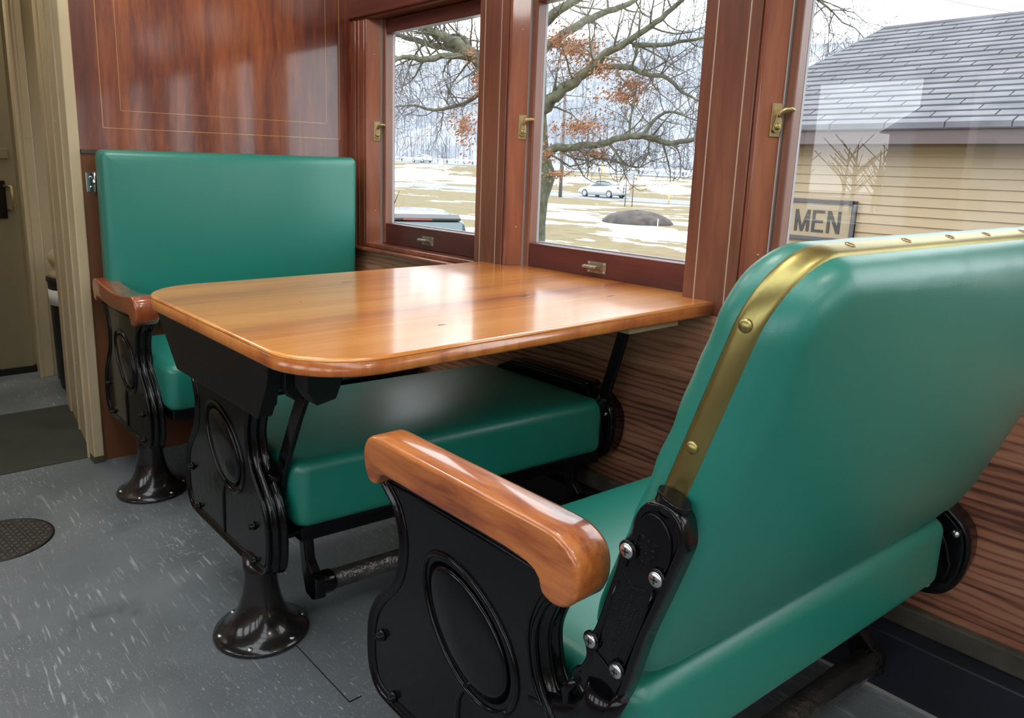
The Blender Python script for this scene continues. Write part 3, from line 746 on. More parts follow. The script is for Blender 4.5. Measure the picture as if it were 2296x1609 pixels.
def armrest(root, x0, x1, y0, y1, zt, mat, sag=0.0):
    L = x1-x0; p = []
    prof_top = [(0.0, -0.036), (0.004, -0.018), (0.016, -0.005), (0.036, 0.0), (0.10, 0.0), (0.2, 0.0), (0.3, 0.0), (L-0.06, 0.0), (L-0.03, -0.004), (L-0.008, -0.018), (L, -0.040)]
    prof_bot = [(L-0.002, -0.066), (L-0.014, -0.084), (L-0.034, -0.091), (L-0.055, -0.084), (L-0.068, -0.062), (L-0.12, -0.055), (0.2, -0.055), (0.09, -0.055), (0.050, -0.057), (0.036, -0.074), (0.022, -0.078), (0.007, -0.066)]
    for u, z in prof_top+prof_bot:
        s = -sag*math.sin(PI*min(1, max(0, u/L)))
        p.append((x0+u, zt+z+s))
    ol = [tuple(v) for v in catmull(p, 3)]
    w = y1-y0
    sec = [(y0, 0.006), (y0+0.0008, 0.0035), (y0+0.003, 0.0012), (y0+0.006, 0.0), (y1-0.010, 0.0), (y1-0.003, 0.003), (y1, 0.010)]
    mb = MB().rings([[Vector((q[0], y, q[1])) for q in inset_poly(ol, d)] for y, d in sec], True)
    return mb.build('armrest', mat, root)

# --- far seat, facing the camera, its back to the partition
FS = thing('train_bench', (0.27, -0.55, 0.0), 'green vinyl bench seat against the mahogany partition, with a dark red wooden armrest', 'seat')
FY = -1.005
side_frame(FS, 0.262, FY, 0.60)
pedestal(FS, 0.355, -0.965, 0.20)
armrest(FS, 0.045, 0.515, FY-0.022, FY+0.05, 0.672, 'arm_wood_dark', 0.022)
cushion(FS, 0.11, 0.572, -0.962, -0.045, 0.318, 0.462, None)
wall_bracket(FS, 0.25, None)
mb = MB()
pillow(mb, mat_from(Vector((0.088, -0.524, 0.800)), Vector((0, 1, 0)), Vector((0.02, 0, 1)).normalized(), Vector((1, 0, -0.02)).normalized()), 0.940, 0.568, 0.050, 0.022, 0.030, 0.018, 0.0, bw=2.4)
mb.build('backrest', 'vinyl', FS)
MB().box(0.004, 0.04, -0.95, -0.08, 0.53, 1.05).build('back_board', 'black_wood', FS)

# --- middle seat: only its base and cushion are left, they carry the table
SH2 = (0.085, -1.0)
MS = thing('train_bench', (1.2, -0.55, 0.0), 'green vinyl bench without a back under the wooden table', 'seat')
MY = -1.04
side_frame(MS, 1.157, MY, 0.62)
pedestal(MS, 1.285, -1.008, 0.20)
cushion(MS, 0.905, 1.412, -0.975, -0.075, 0.286, 0.440, SH2, 0.016)
foot_rest(MS, 1.365, -0.905, -0.12, 0.125, SH2)
wall_bracket(MS, 1.240, None)
MB().box(0.93, 1.38, -0.99, -0.05, 0.262, 0.274).build('cross_frame', 'black_iron', MS, shear=SH2, bevel=0.003)

# --- near seat, seen from behind
SH3 = (0.055, -1.0)
NS = thing('train_bench', (2.1, -0.55, 0.0), 'large green vinyl bench seen from behind, its back edged in brass', 'seat')
NY = -1.045
side_frame(NS, 2.048, NY, 0.60)
pedestal(NS, 2.15, -1.01, 0.20)
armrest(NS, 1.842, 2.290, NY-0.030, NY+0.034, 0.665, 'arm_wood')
cushion(NS, 1.845, 2.312, -0.975, -0.095, 0.298, 0.438, SH3, 0.016, 0.07)
foot_rest(NS, 2.222, -0.92, -0.14, 0.098, SH3, 0.027)
wall_bracket(NS, 2.128, None)
# backrest: lean direction along the aisle end
lo = Vector((2.268, 0, 0.462)); hi = Vector((2.446, 0, 0.997))
ldir = (hi-lo).normalized(); ndir = Vector((ldir.z, 0, -ldir.x))
Hb = (hi-lo).length; Wb = 0.955
yc = -1.003+Wb/2
cen = (lo+hi)/2; cen.y = yc
Ab = mat_from(cen, Vector((0, 1, 0)), ldir, ndir)
mb = MB(); pillow(mb, Ab, Wb, Hb, 0.045, 0.085, 0.030, 0.034, 0.012, ripple=0.0028, nc=14, ns=40, nb=26, bw=2.2)
bk = mb.build('backrest', 'vinyl', NS, shear=SH3)
# brass band round the two ends and over the top
def band_path(off, z0):
    R = 0.085; hw, hh = Wb/2+off, Hb/2+off; rr = R+off; pts = []
    pts.append((-hw, z0)); 
    for k in range(6): pts.append((-hw, z0+(hh-rr-z0)*(k+1)/6))
    for k in range(1, 13):
        a = PI-k/12*PI/2; pts.append((-(hw-rr)+rr*math.cos(a), hh-rr+rr*math.sin(a)))
    for k in range(1, 20): pts.append((-(hw-rr)+2*(hw-rr)*k/20, hh))
    for k in range(0, 13):
        a = PI/2-k/12*PI/2; pts.append(((hw-rr)+rr*math.cos(a), hh-rr+rr*math.sin(a)))
    pts.append((hw, z0)); return pts
mb = MB(); R = []
outer = band_path(0.0045, -0.03); inner = band_path(-0.004, -0.03)
for (a, b), (c, d) in zip(outer, inner):
    bw_ = 0.0145
    ring = []
    for k in range(7):
        t = -1+2*k/6; q = 1-abs(t)**3*0.55
        ring.append(Ab @ Vector((c+(a-c)*q, d+(b-d)*q, t*bw_)))
    ring += [Ab @ Vector((c, d, bw_)), Ab @ Vector((c, d, -bw_))]
    R.append(ring)
mb.rings(R, True); br = mb.build('brass_edging', 'brass', bk, shear=SH3)
# screws along the brass
def lp(u, v): return Ab @ Vector((u, v, 0))
for v in (0.208, 0.064):
    mb = MB(); c = lp(-Wb/2-0.004, v)
    mb.lathe(c, [(0.0072, 0.0), (0.0072, -0.0012), (0.0055, -0.0035), (0.001, -0.0042)], 14, 'Y')
    mb.build('screw', 'brass', br, shear=SH3)
for u in (-0.355, -0.235, -0.125, -0.02, 0.1, 0.22, 0.34):
    mb = MB(); mb.dome(lp(u, Hb/2+0.004), 0.0055, tuple(ldir), 0.5, 12); mb.build('screw', 'bronze', br, shear=SH3)
# back arm casting on the aisle end
cp = [(2.330, 0.703), (2.341, 0.722), (2.357, 0.729), (2.375, 0.728), (2.388, 0.716), (2.393, 0.690), (2.386, 0.664), (2.376, 0.633), (2.364, 0.597), (2.352, 0.561), (2.342, 0.522), (2.333, 0.486), (2.320, 0.455), (2.300, 0.436), (2.280, 0.441),
      (2.262, 0.452), (2.254, 0.466), (2.258, 0.478), (2.267, 0.486), (2.275, 0.503), (2.273, 0.519), (2.274, 0.531), (2.283, 0.541), (2.291, 0.563), (2.301, 0.600), (2.310, 0.634), (2.313, 0.652), (2.317, 0.669), (2.326, 0.682)]
ol = [tuple(v) for v in catmull(cp, 4)]
cy0 = -1.034
sec = [(cy0+0.004, 0.010), (cy0+0.003, 0.0075), (cy0, 0.005), (cy0+0.001, 0.001), (cy0+0.006, 0.0), (cy0+0.028, 0.0)]
mb = MB().rings([[Vector((p[0], y, p[1])) for p in inset_poly(ol, d)] for y, d in sec], True)
ca = mb.build('back_arm', 'black_iron', NS)
# socket holding the brass
mb = MB(); mb.rings([[Vector((2.362, -1.02, 0.712))+ldir*h+Vector((0, -1, 0))*(w_*math.sin(a))*0.62+ndir*w_*math.cos(a) for a in [2*PI*k/20 for k in range(20)]] for h, w_ in ((0.004, 0.017), (0.010, 0.0195), (0.018, 0.0195), (0.022, 0.0205), (0.026, 0.0205))], True)
mb.build('socket', 'black_iron', ca)
pan = [(2.333, 0.700), (2.349, 0.713), (2.366, 0.710), (2.378, 0.692), (2.377, 0.668), (2.365, 0.652)]
mb = MB(); mb.tube([Vector((x, cy0+0.003, z)) for x, z in [tuple(v) for v in catmull([(2.322, 0.640), (2.326, 0.672), (2.334, 0.697), (2.348, 0.712), (2.364, 0.710), (2.376, 0.694), (2.377, 0.670), (2.372, 0.655)], 5, False)]], 0.0016, 6)
mb.tube([Vector((x, cy0+0.003, z)) for x, z in [(2.313, 0.618), (2.300, 0.575), (2.291, 0.535), (2.288, 0.515), (2.318, 0.497), (2.325, 0.505), (2.340, 0.552), (2.354, 0.600), (2.361, 0.628)]], 0.0016, 6)
mb.build('raised_border', 'black_iron', ca)
# cast dots and numerals
mb = MB()
def cu(s, t):   # along the casting (0 bottom .. 1 top) and across (-1..1)
    a = Vector((2.305, 0.512)); b = Vector((2.352, 0.690)); d = (b-a); n_ = Vector((d.y, -d.x)).normalized()
    p = a+d*s+n_*t; return (p.x, cy0+0.004, p.y)
for col_ in (-0.015, -0.0105, -0.0025, 0.0025, 0.0105, 0.015):
    for k in range(21):
        s_ = 0.02+k*0.0225
        if abs(col_) < 0.003 and k < 3: continue
        mb.dome(cu(s_, col_), 0.0011, (0, -1, 0), 1.1, 6)
for k in range(16):
    mb.dome(cu(0.0, -0.015+k*0.002), 0.0011, (0, -1, 0), 1.1, 6)
    mb.dome(cu(0.60+0.05*abs(k-8)/8.0, -0.017+k*0.0022), 0.0011, (0, -1, 0), 1.1, 6)
for k in range(26):
    mb.dome(cu(0.50+random.random()*0.14, random.uniform(-0.016, 0.016)), 0.0009, (0, -1, 0), 0.9, 6)
mb.build('cast_dots', 'black_iron', ca)
def seven_seg(mbx, s, t, ch, h=0.009, w=0.005):
    pts = {'0': [(0, 0), (1, 0), (1, 1), (0, 1), (0, 0)], '7': [(0, 1), (1, 1), (.4, 0)], '2': [(0, .8), (.5, 1), (1, .8), (0, 0), (1, 0)], '3': [(0, 1), (1, 1), (.5, .55), (1, .3), (.5, 0), (0, .1)], '1': [(.5, 0), (.5, 1)], '4': [(.8, 0), (.8, 1), (0, .35), (1, .35)], '8': [(.5, .5), (0, .75), (.5, 1), (1, .75), (.5, .5), (0, .25), (.5, 0), (1, .25), (.5, .5)]}[ch]
    mbx.tube([cu(s+b*h/0.184, t+a*w) for a, b in pts], 0.0007, 5)
mb = MB()
for k, ch in enumerate('023'): seven_seg(mb, 0.905, -0.013+k*0.0095, ch)
for k, ch in enumerate('2717'): seven_seg(mb, 0.83, -0.018+k*0.0085, ch)
seven_seg(mb, 0.755, -0.003, '8')
mb.build('cast_numerals', 'black_iron', ca)
for x, z in ((2.325, 0.661), (2.365, 0.645), (2.282, 0.527), (2.322, 0.510)):
    mb = MB(); mb.lathe((x, cy0+0.003, z), [(0.0118, 0.0), (0.0118, -0.003), (0.0100, -0.0042)], 20, 'Y'); mb.build('screw_boss', 'black_iron', ca)
    mb = MB(); mb.lathe((x, cy0, z), [(0.0088, 0.0), (0.0088, -0.002), (0.0074, -0.0034), (0.0005, -0.004)], 20, 'Y')
    s_ = mb.build('screw', 'steel', ca)
    mb = MB(); mb.box(x-0.0045, x+0.0045, cy0-0.0044, cy0-0.0036, z-0.0009, z+0.0009).box(x-0.0009, x+0.0009, cy0-0.0044, cy0-0.0036, z-0.0045, z+0.0045); mb.build('cross_slot', 'black_trim', s_)
# elbow tying the back arm to the side frame
mb = MB(); mb.tube([(2.300, -1.016, 0.470), (2.292, -1.018, 0.440), (2.272, -1.020, 0.415), (2.235, -1.020, 0.400), (2.19, -1.018, 0.395)], [0.026, 0.026, 0.024, 0.022, 0.022], 14)
mb.tube([(2.262, -1.030, 0.462), (2.246, -1.030, 0.440), (2.252, -1.028, 0.40), (2.268, -1.026, 0.37)], [0.006, 0.008, 0.008, 0.006], 8)
mb.tube([(2.330, -1.028, 0.478), (2.318, -1.030, 0.452), (2.296, -1.030, 0.425), (2.284, -1.028, 0.40)], [0.008, 0.010, 0.010, 0.008], 8)
mb.build('elbow', 'black_iron', NS)

# ------------------------------------------------------------------ table
TB = thing('dining_table', (1.30, -0.55, 0.0), 'varnished pine table with rounded corners between the two green benches', 'table')
T0, T1, TA, TZ = 0.8437, 1.7505, -1.1183, 0.75
Rc = 0.15
poly = [(T0, -0.0005)]
poly = []
def arc(cx, cy, a0, a1, n=12):
    return [(cx+Rc*math.cos(math.radians(a0+(a1-a0)*k/n)), cy+Rc*math.sin(math.radians(a0+(a1-a0)*k/n))) for k in range(n+1)]
poly += arc(T0+Rc, TA+Rc, 180, 270) + arc(T1-Rc, TA+Rc, 270, 360)
poly += [(T1, -0.001), (1.6515, -0.001), (1.6515, 0.0055), (1.640, 0.0585), (0.9905, 0.0585), (0.9905, 0.046), (0.962, -0.001), (T0, -0.001)]
def ins(d): return inset_poly(poly, d)
tp = []
zt = TZ
for z, d in ((0.718, 0.004), (0.7185, 0.001), (0.722, 0.0), (0.7435, 0.0), (0.7465, 0.0015), (0.7495, 0.005), (0.75, 0.008)):
    # keep the wall edge square: inset only the free edges
    q = ins(d); r_ = []
    for i, p in enumerate(poly):
        if p[1] > -0.01: r_.append(Vector((min(max(p[0], T0+d), T1-d), p[1], z)))
        else: r_.append(Vector((q[i].x, q[i].y, z)))
    tp.append(r_)
tt = MB().rings(tp[3:], True).build('tabletop', 'table_wood', TB)
MB().rings(tp[:4], True).build('edge_band', 'table_edge', tt)
# dark knots and splits in the boards
knot_m = plain('dark_pine_knot', (0.16, 0.045, 0.012), rough=0.35, coat=1.0)
for x, y, rx, ry in ((1.02, -0.62, 0.006, 0.018), (1.60, -0.74, 0.005, 0.012), (1.44, -0.36, 0.007, 0.02), (1.55, -0.16, 0.005, 0.018), (1.22, -0.86, 0.003, 0.003)):
    R = []
    for s_, z in ((1.0, 0.7498), (0.9, 0.7503), (0.02, 0.7503)): R.append([Vector((x+rx*s_*math.cos(2*PI*k/14), y+ry*s_*math.sin(2*PI*k/14), z)) for k in range(14)])
    MB().rings(R, False).build('knot', knot_m, tt)
# black apron board with slanted ends along the aisle side
ap = [(0.862, 0.717), (0.866, 0.690), (0.990, 0.570), (1.446, 0.572), (1.492, 0.650), (1.506, 0.717)]
MB().prism(ap, -1.072, -1.040, 'XZ').build('apron', 'black_wood', TB, bevel=0.002)
MB().prism([(-1.040, 0.717), (-1.040, 0.640), (-1.02, 0.615), (-0.99, 0.625), (-0.96, 0.717)], 1.470, 1.505, 'YZ').build('apron_block', 'black_wood', TB, bevel=0.002)
MB().prism([(-1.035, 0.717), (-1.035, 0.655), (-1.015, 0.625), (-0.975, 0.632), (-0.94, 0.717)], 1.535, 1.585, 'YZ').build('apron_block', 'black_wood', TB, bevel=0.002)
# legs: the old seat-back arms, bolted to the seat base
mb = MB()
mb.rings([[Vector((x-0.018, y, z)), Vector((x+0.020, y, z)), Vector((x+0.020, y+0.012, z)), Vector((x-0.018, y+0.012, z))] for x, y, z in ((1.530, -0.992, 0.718), (1.485, -0.992, 0.63), (1.440, -0.991, 0.56), (1.390, -0.990, 0.47), (1.355, -0.990, 0.40), (1.345, -0.990, 0.36))], False)
mb.tube([(1.352, -0.992, 0.41), (1.335, -0.992, 0.375), (1.29, -0.990, 0.355)], [0.018, 0.024, 0.018], 10)
mb.build('leg', 'black_iron', TB, bevel=0.002)
mb = MB()
mb.rings([[Vector((x-0.016, y, z)), Vector((x+0.018, y, z)), Vector((x+0.018, y+0.012, z)), Vector((x-0.016, y+0.012, z))] for x, y, z in ((1.568, -0.105, 0.718), (1.545, -0.1, 0.64), (1.520, -0.098, 0.55), (1.495, -0.096, 0.47), (1.470, -0.094, 0.40))], False)
mb.tube([(1.492, -0.082, 0.455), (1.475, -0.08, 0.42), (1.45, -0.078, 0.40)], [0.020, 0.024, 0.02], 10)
mb.build('leg', 'black_iron', TB, bevel=0.002)
MB().box(1.685, 1.722, -0.292, -0.104, 0.697, 0.718).build('batten', 'batten_wood', TB, bevel=0.003)

# ------------------------------------------------------------------ small things inside
h = thing('hinge', (0.0, -0.99, 0.975), 'small chrome hinge on the brown panel left of the green backrest', 'hinge')
MB().box(0.0, 0.002, -1.010, -0.986, 0.945, 1.008).build('leaf', 'chrome', h, bevel=0.001)
MB().tube([(0.006, -0.9835, 0.943), (0.006, -0.9835, 1.010)], 0.0045, 12).build('barrel', 'chrome', h)
for z in (0.960, 0.993): MB().dome((0.002, -0.996, z), 0.005, (1, 0, 0), 0.5, 12).build('screw', 'chrome', h)

b_ = thing('waste_bin', (-1.02, -0.72, 0.0), 'black bin standing in the cream alcove beyond the partition', 'bin')
mb = MB(); mb.lathe((-1.02, -0.795, 0), [(0.145, 0.0), (0.152, 0.02), (0.168, 0.50), (0.174, 0.505), (0.174, 0.52), (0.166, 0.52), (0.160, 0.05), (0.001, 0.05)], 40); mb.build('bucket', 'bin', b_)
MB().lathe((-1.02, -0.795, 0), [(0.1665, 0.40), (0.1690, 0.47), (0.1700, 0.47), (0.1675, 0.40)], 40).build('paper_label', 'paper', b_)
mb = MB(); R = []
for k in range(12):
    t = k/11; z = 0.525+0.19*t; r_ = 0.165*math.sqrt(max(0, 1-t*t))*(1-0.1*math.sin(9*t))+0.002
    R.append([Vector((-1.02+r_*math.cos(2*PI*j/28)*(1+0.06*math.sin(3*2*PI*j/28)), -0.795+r_*math.sin(2*PI*j/28), z)) for j in range(28)])
mb.rings(R, True); tag(mb.build('sack', 'sack'), 'cream sack bulging out of the black bin in the alcove', 'sack')

# fill lamps added under the ceiling, out of view, to lift interior light
M['fill_lamp_glow'] = bpy.data.materials.new('fill_lamp_glow'); M['fill_lamp_glow'].use_nodes = True
_t = M['fill_lamp_glow'].node_tree; _b = _t.nodes['Principled BSDF']
_b.inputs['Base Color'].default_value = (0.9, 0.88, 0.82, 1); _b.inputs['Emission Color'].default_value = (1.0, 0.90, 0.76, 1); _b.inputs['Emission Strength'].default_value = 1.2
for i, (lx, ly) in enumerate(FILL_LAMPS):
    l = thing('added_fill_lamp', (lx, ly, 2.35), 'added opal glass fill lamp above the aisle, %s counted from the passage' % ('first', 'second', 'third', 'fourth', 'fifth')[i], 'lamp', 'added fill lamps above the aisle')
    MB().lathe((lx, ly, 0), [(0.10, 2.35), (0.10, 2.325), (0.07, 2.32)], 24).build('rose', 'brass', l)
    MB().lathe((lx, ly, 0), [(0.07, 2.32), (0.13, 2.28), (0.14, 2.24), (0.11, 2.20), (0.05, 2.18), (0.001, 2.178)], 24).build('globe', 'fill_lamp_glow', l)
    ld = bpy.data.lights.new('fill_lamp_light', 'POINT'); ld.energy = FILL_LAMP_W; ld.color = (1.0, 0.96, 0.90); ld.shadow_soft_size = 0.15
    lo_ = bpy.data.objects.new('fill_lamp_light', ld); C.objects.link(lo_); lo_.parent = l; lo_.location = (0, 0, -0.24)

# ------------------------------------------------------------------ outside
GZ = -1.45
def road2_z(x): return 0.15+max(0.0, (-52-x))*0.0165
def ter(x, y):
    z = GZ
    if y > 58:
        t = min(1, (y-58)/20); t = t*t*(3-2*t)
        z = GZ+(road2_z(x)-0.03-GZ)*t
    if y > 92:
        u = y-92
        z += 0.30*u*min(1, u/60) + 3.0*noise.noise(Vector((x*0.02, y*0.02, 0)))*min(1, u/30)
        z = min(z, (36+min(30, max(0, -110-x)*0.28) if x < -90 else 36-(x+90)*0.10)+4*noise.noise(Vector((x*0.008, 3, 0))))
    return z
def patch(name, mat, xs, ys, dz=0.0):
    vs = [(x, y, ter(x, y)+dz) for y in ys for x in xs]; n = len(xs); fs = []
    for j in range(len(ys)-1):
        for i in range(n-1): fs.append((j*n+i, j*n+i+1, (j+1)*n+i+1, (j+1)*n+i))
    mb = MB(); mb.add(vs, fs, True); return mb.build(name, mat)
xs = [-420+5*i for i in range(105)]
o = patch('ground', 'ground', xs, [-120+5*i for i in range(36)]+[60+2*i for i in range(17)]); struct(o, 'winter grass with patches of old snow')
o = patch('hillside', 'hill', [-420+8*i for i in range(75)], [92+4*i for i in range(50)]); struct(o, 'snowy wooded hillside, haze painted into its colours')
o = MB().box(-420, 150, 47.0, 54.0, GZ-0.05, GZ+0.02).build('road', 'asphalt'); struct(o)
mb = MB(); R = []
for i in range(60):
    x = -400+i*9; z = road2_z(x)+0.04
    R.append([Vector((x, 78.5, z-0.4)), Vector((x, 78.5, z)), Vector((x, 86, z)), Vector((x, 86, z-0.4))])
mb.rings(R, False); o = mb.build('road_upper', 'asphalt'); struct(o)

# distant bare wood on the slope: too many to count
mb = MB(); rnd = random.Random(3)
for k in range(4200):
    y = 94+rnd.random()**1.2*140; x = -380+rnd.random()*440
    z = ter(x, y); hgt = rnd.uniform(3.0, 6.0); r_ = rnd.uniform(0.06, 0.13)
    R = []
    for t, q in ((0, 1), (0.6, 0.7), (1, 0.25)):
        R.append([Vector((x+r_*q*math.cos(a), y+r_*q*math.sin(a), z-0.5+hgt*t)) for a in (0, 2.1, 4.2)])
    mb.rings(R, False, False)
    for b2 in range(3):
        h0 = hgt*rnd.uniform(0.4, 0.8); a = rnd.random()*6.28; ln = rnd.uniform(0.6, 1.5)
        mb.rings([[Vector((x+0.06*math.cos(t), y+0.06*math.sin(t), z+h0)) for t in (0, 2.1, 4.2)], [Vector((x+ln*math.cos(a), y+ln*math.sin(a)*0.6, z+h0+ln*1.1+0.05*math.cos(t))) for t in (0, 2.1, 4.2)]], False, False)
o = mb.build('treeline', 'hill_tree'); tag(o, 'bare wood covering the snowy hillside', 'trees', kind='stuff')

# --- the oak
def limb(pts, rads):
    return [Vector(p) for p in pts], rads
TD = 12.0
oak = thing('oak_tree', at(1185, 760, TD), 'big bare oak with a mossy trunk and a few rusty leaves outside the windows', 'tree')
oak.location.z = GZ
trunk_px = [((1172, 700), .36), ((1178, 600), .31), ((1182, 500), .29), ((1190, 440), .28), ((1200, 395), .33), ((1190, 350), .29), ((1188, 300), .28), ((1186, 240), .27), ((1190, 170), .25), ((1196, 90), .21), ((1205, 0), .18), ((1210, -120), .14), ((1220, -260), .08)]
tr_pts = [at(p[0], p[1], TD) for p, r in trunk_px]; tr_pts[0].z = GZ-0.1
mb = MB(); mb.tube(tr_pts, [r for p, r in trunk_px], 18)
trunk = mb.build('trunk', 'bark', oak)
LIMBS = [
    [(1205, 362, 0, .13), (1240, 335, -.2, .085), (1290, 328, -.4, .07), (1350, 322, -.6, .06), (1400, 306, -.8, .055), (1445, 306, -.9, .05), (1500, 320, -1.0, .045), (1550, 315, -1.1, .038), (1610, 300, -1.3, .03), (1680, 310, -1.4, .015)],
    [(1198, 262, 0, .15), (1235, 225, -.2, .12), (1275, 190, -.4, .105), (1320, 158, -.6, .09), (1365, 118, -.9, .07), (1420, 85, -1.1, .055), (1470, 50, -1.3, .045), (1520, 8, -1.5, .035), (1580, -50, -1.7, .025), (1650, -90, -1.9, .012)],
    [(1335, 152, -.6, .055), (1400, 150, -.8, .048), (1450, 166, -1.0, .04), (1490, 172, -1.1, .034), (1530, 205, -1.2, .026), (1565, 225, -1.3, .015)],
    [(1195, 130, 0, .12), (1240, 95, .3, .10), (1300, 55, .5, .085), (1350, 30, .7, .07), (1410, 8, .8, .05), (1470, -30, 1.0, .04), (1560, -60, 1.1, .02)],
    [(1420, 100, -1.0, .045), (1480, 102, -1.2, .035), (1530, 92, -1.4, .026), (1580, 84, -1.5, .02), (1640, 60, -1.7, .01)],
    [(1190, 262, 0, .19), (1150, 220, -.2, .17), (1105, 175, -.3, .15), (1075, 140, -.4, .135), (1040, 110, -.5, .12), (1005, 88, -.6, .10), (965, 70, -.7, .075), (945, 45, -.8, .05), (915, 10, -.9, .035), (880, -30, -1.0, .015)],
    [(1055, 128, -.4, .07), (1000, 125, -.7, .055), (960, 134, -.9, .05), (920, 128, -1.1, .042), (890, 132, -1.2, .036), (860, 158, -1.4, .028), (820, 175, -1.6, .012)],
    [(1030, 112, -.5, .075), (985, 104, -.3, .062), (940, 92, -.1, .05), (900, 80, 0, .04), (860, 74, .1, .03), (810, 60, .2, .012)],
    [(1190, 290, 0, .09), (1130, 240, .3, .06), (1080, 212, .5, .045), (1040, 232, .6, .038), (1000, 243, .7, .033), (965, 246, .8, .028), (930, 236, .9, .02), (880, 240, 1.0, .010)],
    [(1075, 150, -.4, .06), (1050, 100, -.2, .05), (1030, 80, -.1, .042), (1000, 80, 0, .035), (960, 60, .1, .02)],
    [(1205, 60, 0, .12), (1260, 20, -.3, .09), (1340, -30, -.5, .07), (1430, -70, -.8, .06), (1540, -90, -1.1, .05), (1650, -80, -1.4, .04), (1740, -50, -1.6, .03), (1820, -10, -1.8, .022), (1870, 30, -1.9, .010)],
    [(1440, 306, -.9, .035), (1465, 270, -.9, .028), (1500, 250, -1.0, .022), (1540, 262, -1.1, .012)],
    [(1290, 328, -.4, .045), (1330, 350, -.5, .03), (1370, 358, -.6, .022), (1410, 372, -.7, .012)],
]
branches = MB(); twigs = MB(); leaf_sites = []
rnd = random.Random(11)
def rv(): return Vector((rnd.uniform(-1, 1), rnd.uniform(-1, 1), rnd.uniform(-1, 1)))
ntw = 0
def grow(p, d, r, L, depth, droop):
    global ntw
    n = 5; pts = [p.copy()]; rr = [r]; q = p.copy(); dd = d.normalized()
    for k in range(n):
        dd = (dd + rv()*0.30 + Vector((0, 0, droop + (0.35 if q.z < 1.15 else 0)))).normalized()
        q = q + dd*L/n; pts.append(q.copy()); rr.append(r*(1-0.8*(k+1)/n))
    (branches if r > 0.016 else twigs).tube(pts, rr, 5 if r > 0.016 else 3, True, False); ntw += 1
    if depth <= 0:
        leaf_sites.append(pts[-1]); leaf_sites.append(pts[3]); return
    for k in (1, 2, 3, 4, 5):
        if rnd.random() < 0.92:
            side = rv(); side = (side-dd*side.dot(dd)).normalized()
            nd = (dd*rnd.uniform(0.35, 0.9)+side*0.9).normalized()
            grow(pts[k], nd, max(0.0040, rr[k]*0.6), L*rnd.uniform(0.45, 0.72), depth-1, rnd.uniform(-0.10, 0.08))
for lm in LIMBS:
    P3 = [at(x, y, TD+dz) for x, y, dz, r in lm]; rr = [l[3]*(0.80 if l[3] > 0.05 else 0.9) for l in lm]
    cp3 = catmull(P3, 4, False); r3 = []
    for i in range(len(P3)-1): r3 += [rr[i]+(rr[i+1]-rr[i])*k/4 for k in range(4)]
    r3.append(rr[-1])
    cp3 = [p+rv()*min(0.03, 0.3*r3[i]) for i, p in enumerate(cp3)]
    mbb = MB(); mbb.tube(cp3, r3, 10); mbb.build('branch', 'bark', oak)
    for i in range(3, len(cp3), 2):
        dd = (cp3[i]-cp3[i-1]).normalized()
        for q in range(1 if rnd.random() < 0.5 else 2):
            side = rv(); side = (side-dd*side.dot(dd)).normalized()
            grow(cp3[i], (dd*0.5+side).normalized(), max(0.008, min(0.02, r3[i]*0.4)), rnd.uniform(0.5, 1.05), 2, rnd.uniform(-0.03, 0.12))
    grow(cp3[-1], (cp3[-1]-cp3[-3]).normalized(), 0.012, 0.9, 3, 0)
    if lm[0][0] == 1205 and lm[0][1] == 60:
        for i in range(len(cp3)-9, len(cp3)):
            grow(cp3[i], ((cp3[i]-cp3[i-1]).normalized()*0.6+rv()*0.8+Vector((0, 0, -0.25))).normalized(), 0.010, 0.75, 2, -0.03)
branches.build('small_branches', 'bark', oak)
twigs.build('twigs', 'twig', oak)
# rusty leaves hanging on in clumps
mb = MB()
clumps = [(1290, 110, 70, 46), (1400, 215, 60, 34), (1300, 285, 80, 30), (1330, 345, 60, 16), (1225, 345, 26, 20), (1040, 285, 36, 42), (1055, 120, 26, 22), (1250, 90, 50, 30), (1350, 150, 60, 40), (1070, 180, 22, 40), (1420, 190, 50, 24), (1240, 390, 40, 18)]
for cx, cy, rx, ry in clumps:
    for k in range(int(rx*ry*0.50)+70):
        a = rnd.random()*6.283; q = min(1.7, abs(rnd.gauss(0, 0.75)))*(0.8+0.35*math.sin(3*a+cx))
        c0 = at(cx+rx*q*math.cos(a), cy+ry*q*math.sin(a), TD+rnd.uniform(-1.1, 0.8))
        if rnd.random() < 0.35: continue
        n1 = rv().normalized(); u = n1.orthogonal().normalized(); w = n1.cross(u); s = rnd.uniform(0.018, 0.036)
        mb.add([c0-u*s, c0-w*s*0.45+n1*s*0.2, c0+u*s, c0+w*s*0.45+n1*s*0.2, c0+n1*s*0.35], [(0, 1, 4), (1, 2, 4), (2, 3, 4), (3, 0, 4)])
lf = mb.build('leaves', 'leaf', oak); lf['kind'] = 'stuff'
for nm in ('small_branches', 'twigs'):
    for ch in oak.children:
        if ch.name == nm: ch['kind'] = 'stuff'

# --- restroom building with its sign
BY = 5.5; GX0, GX1 = -1.93, 2.3
bl = thing('station_building', (1.0, 8.0, GZ), 'cream clapboard building with a grey shingle roof outside the right-hand window', 'building')
mb = MB(); z = GZ; k = 0
while z < 1.30:
    z1 = z+0.084
    mb.prism([(BY-0.020, z), (BY-0.004, z1), (BY+0.02, z1), (BY+0.02, z)], GX0+0.25, GX1, 'YZ'); z = z1
mb.box(GX0+0.25, GX1, BY+0.01, 9.9, GZ, 1.45)
wl = mb.build('clapboard_wall', 'siding', bl)
MB().box(GX0, GX1, BY-0.33, BY-0.30, 1.335, 1.478).box(GX0, GX1, BY-0.30, BY+0.02, 1.335, 1.350).build('eave_board', 'fascia', bl)
MB().box(GX0, GX1, BY-0.352, BY-0.33, 1.448, 1.484).build('drip_edge', 'sign_frame', bl)
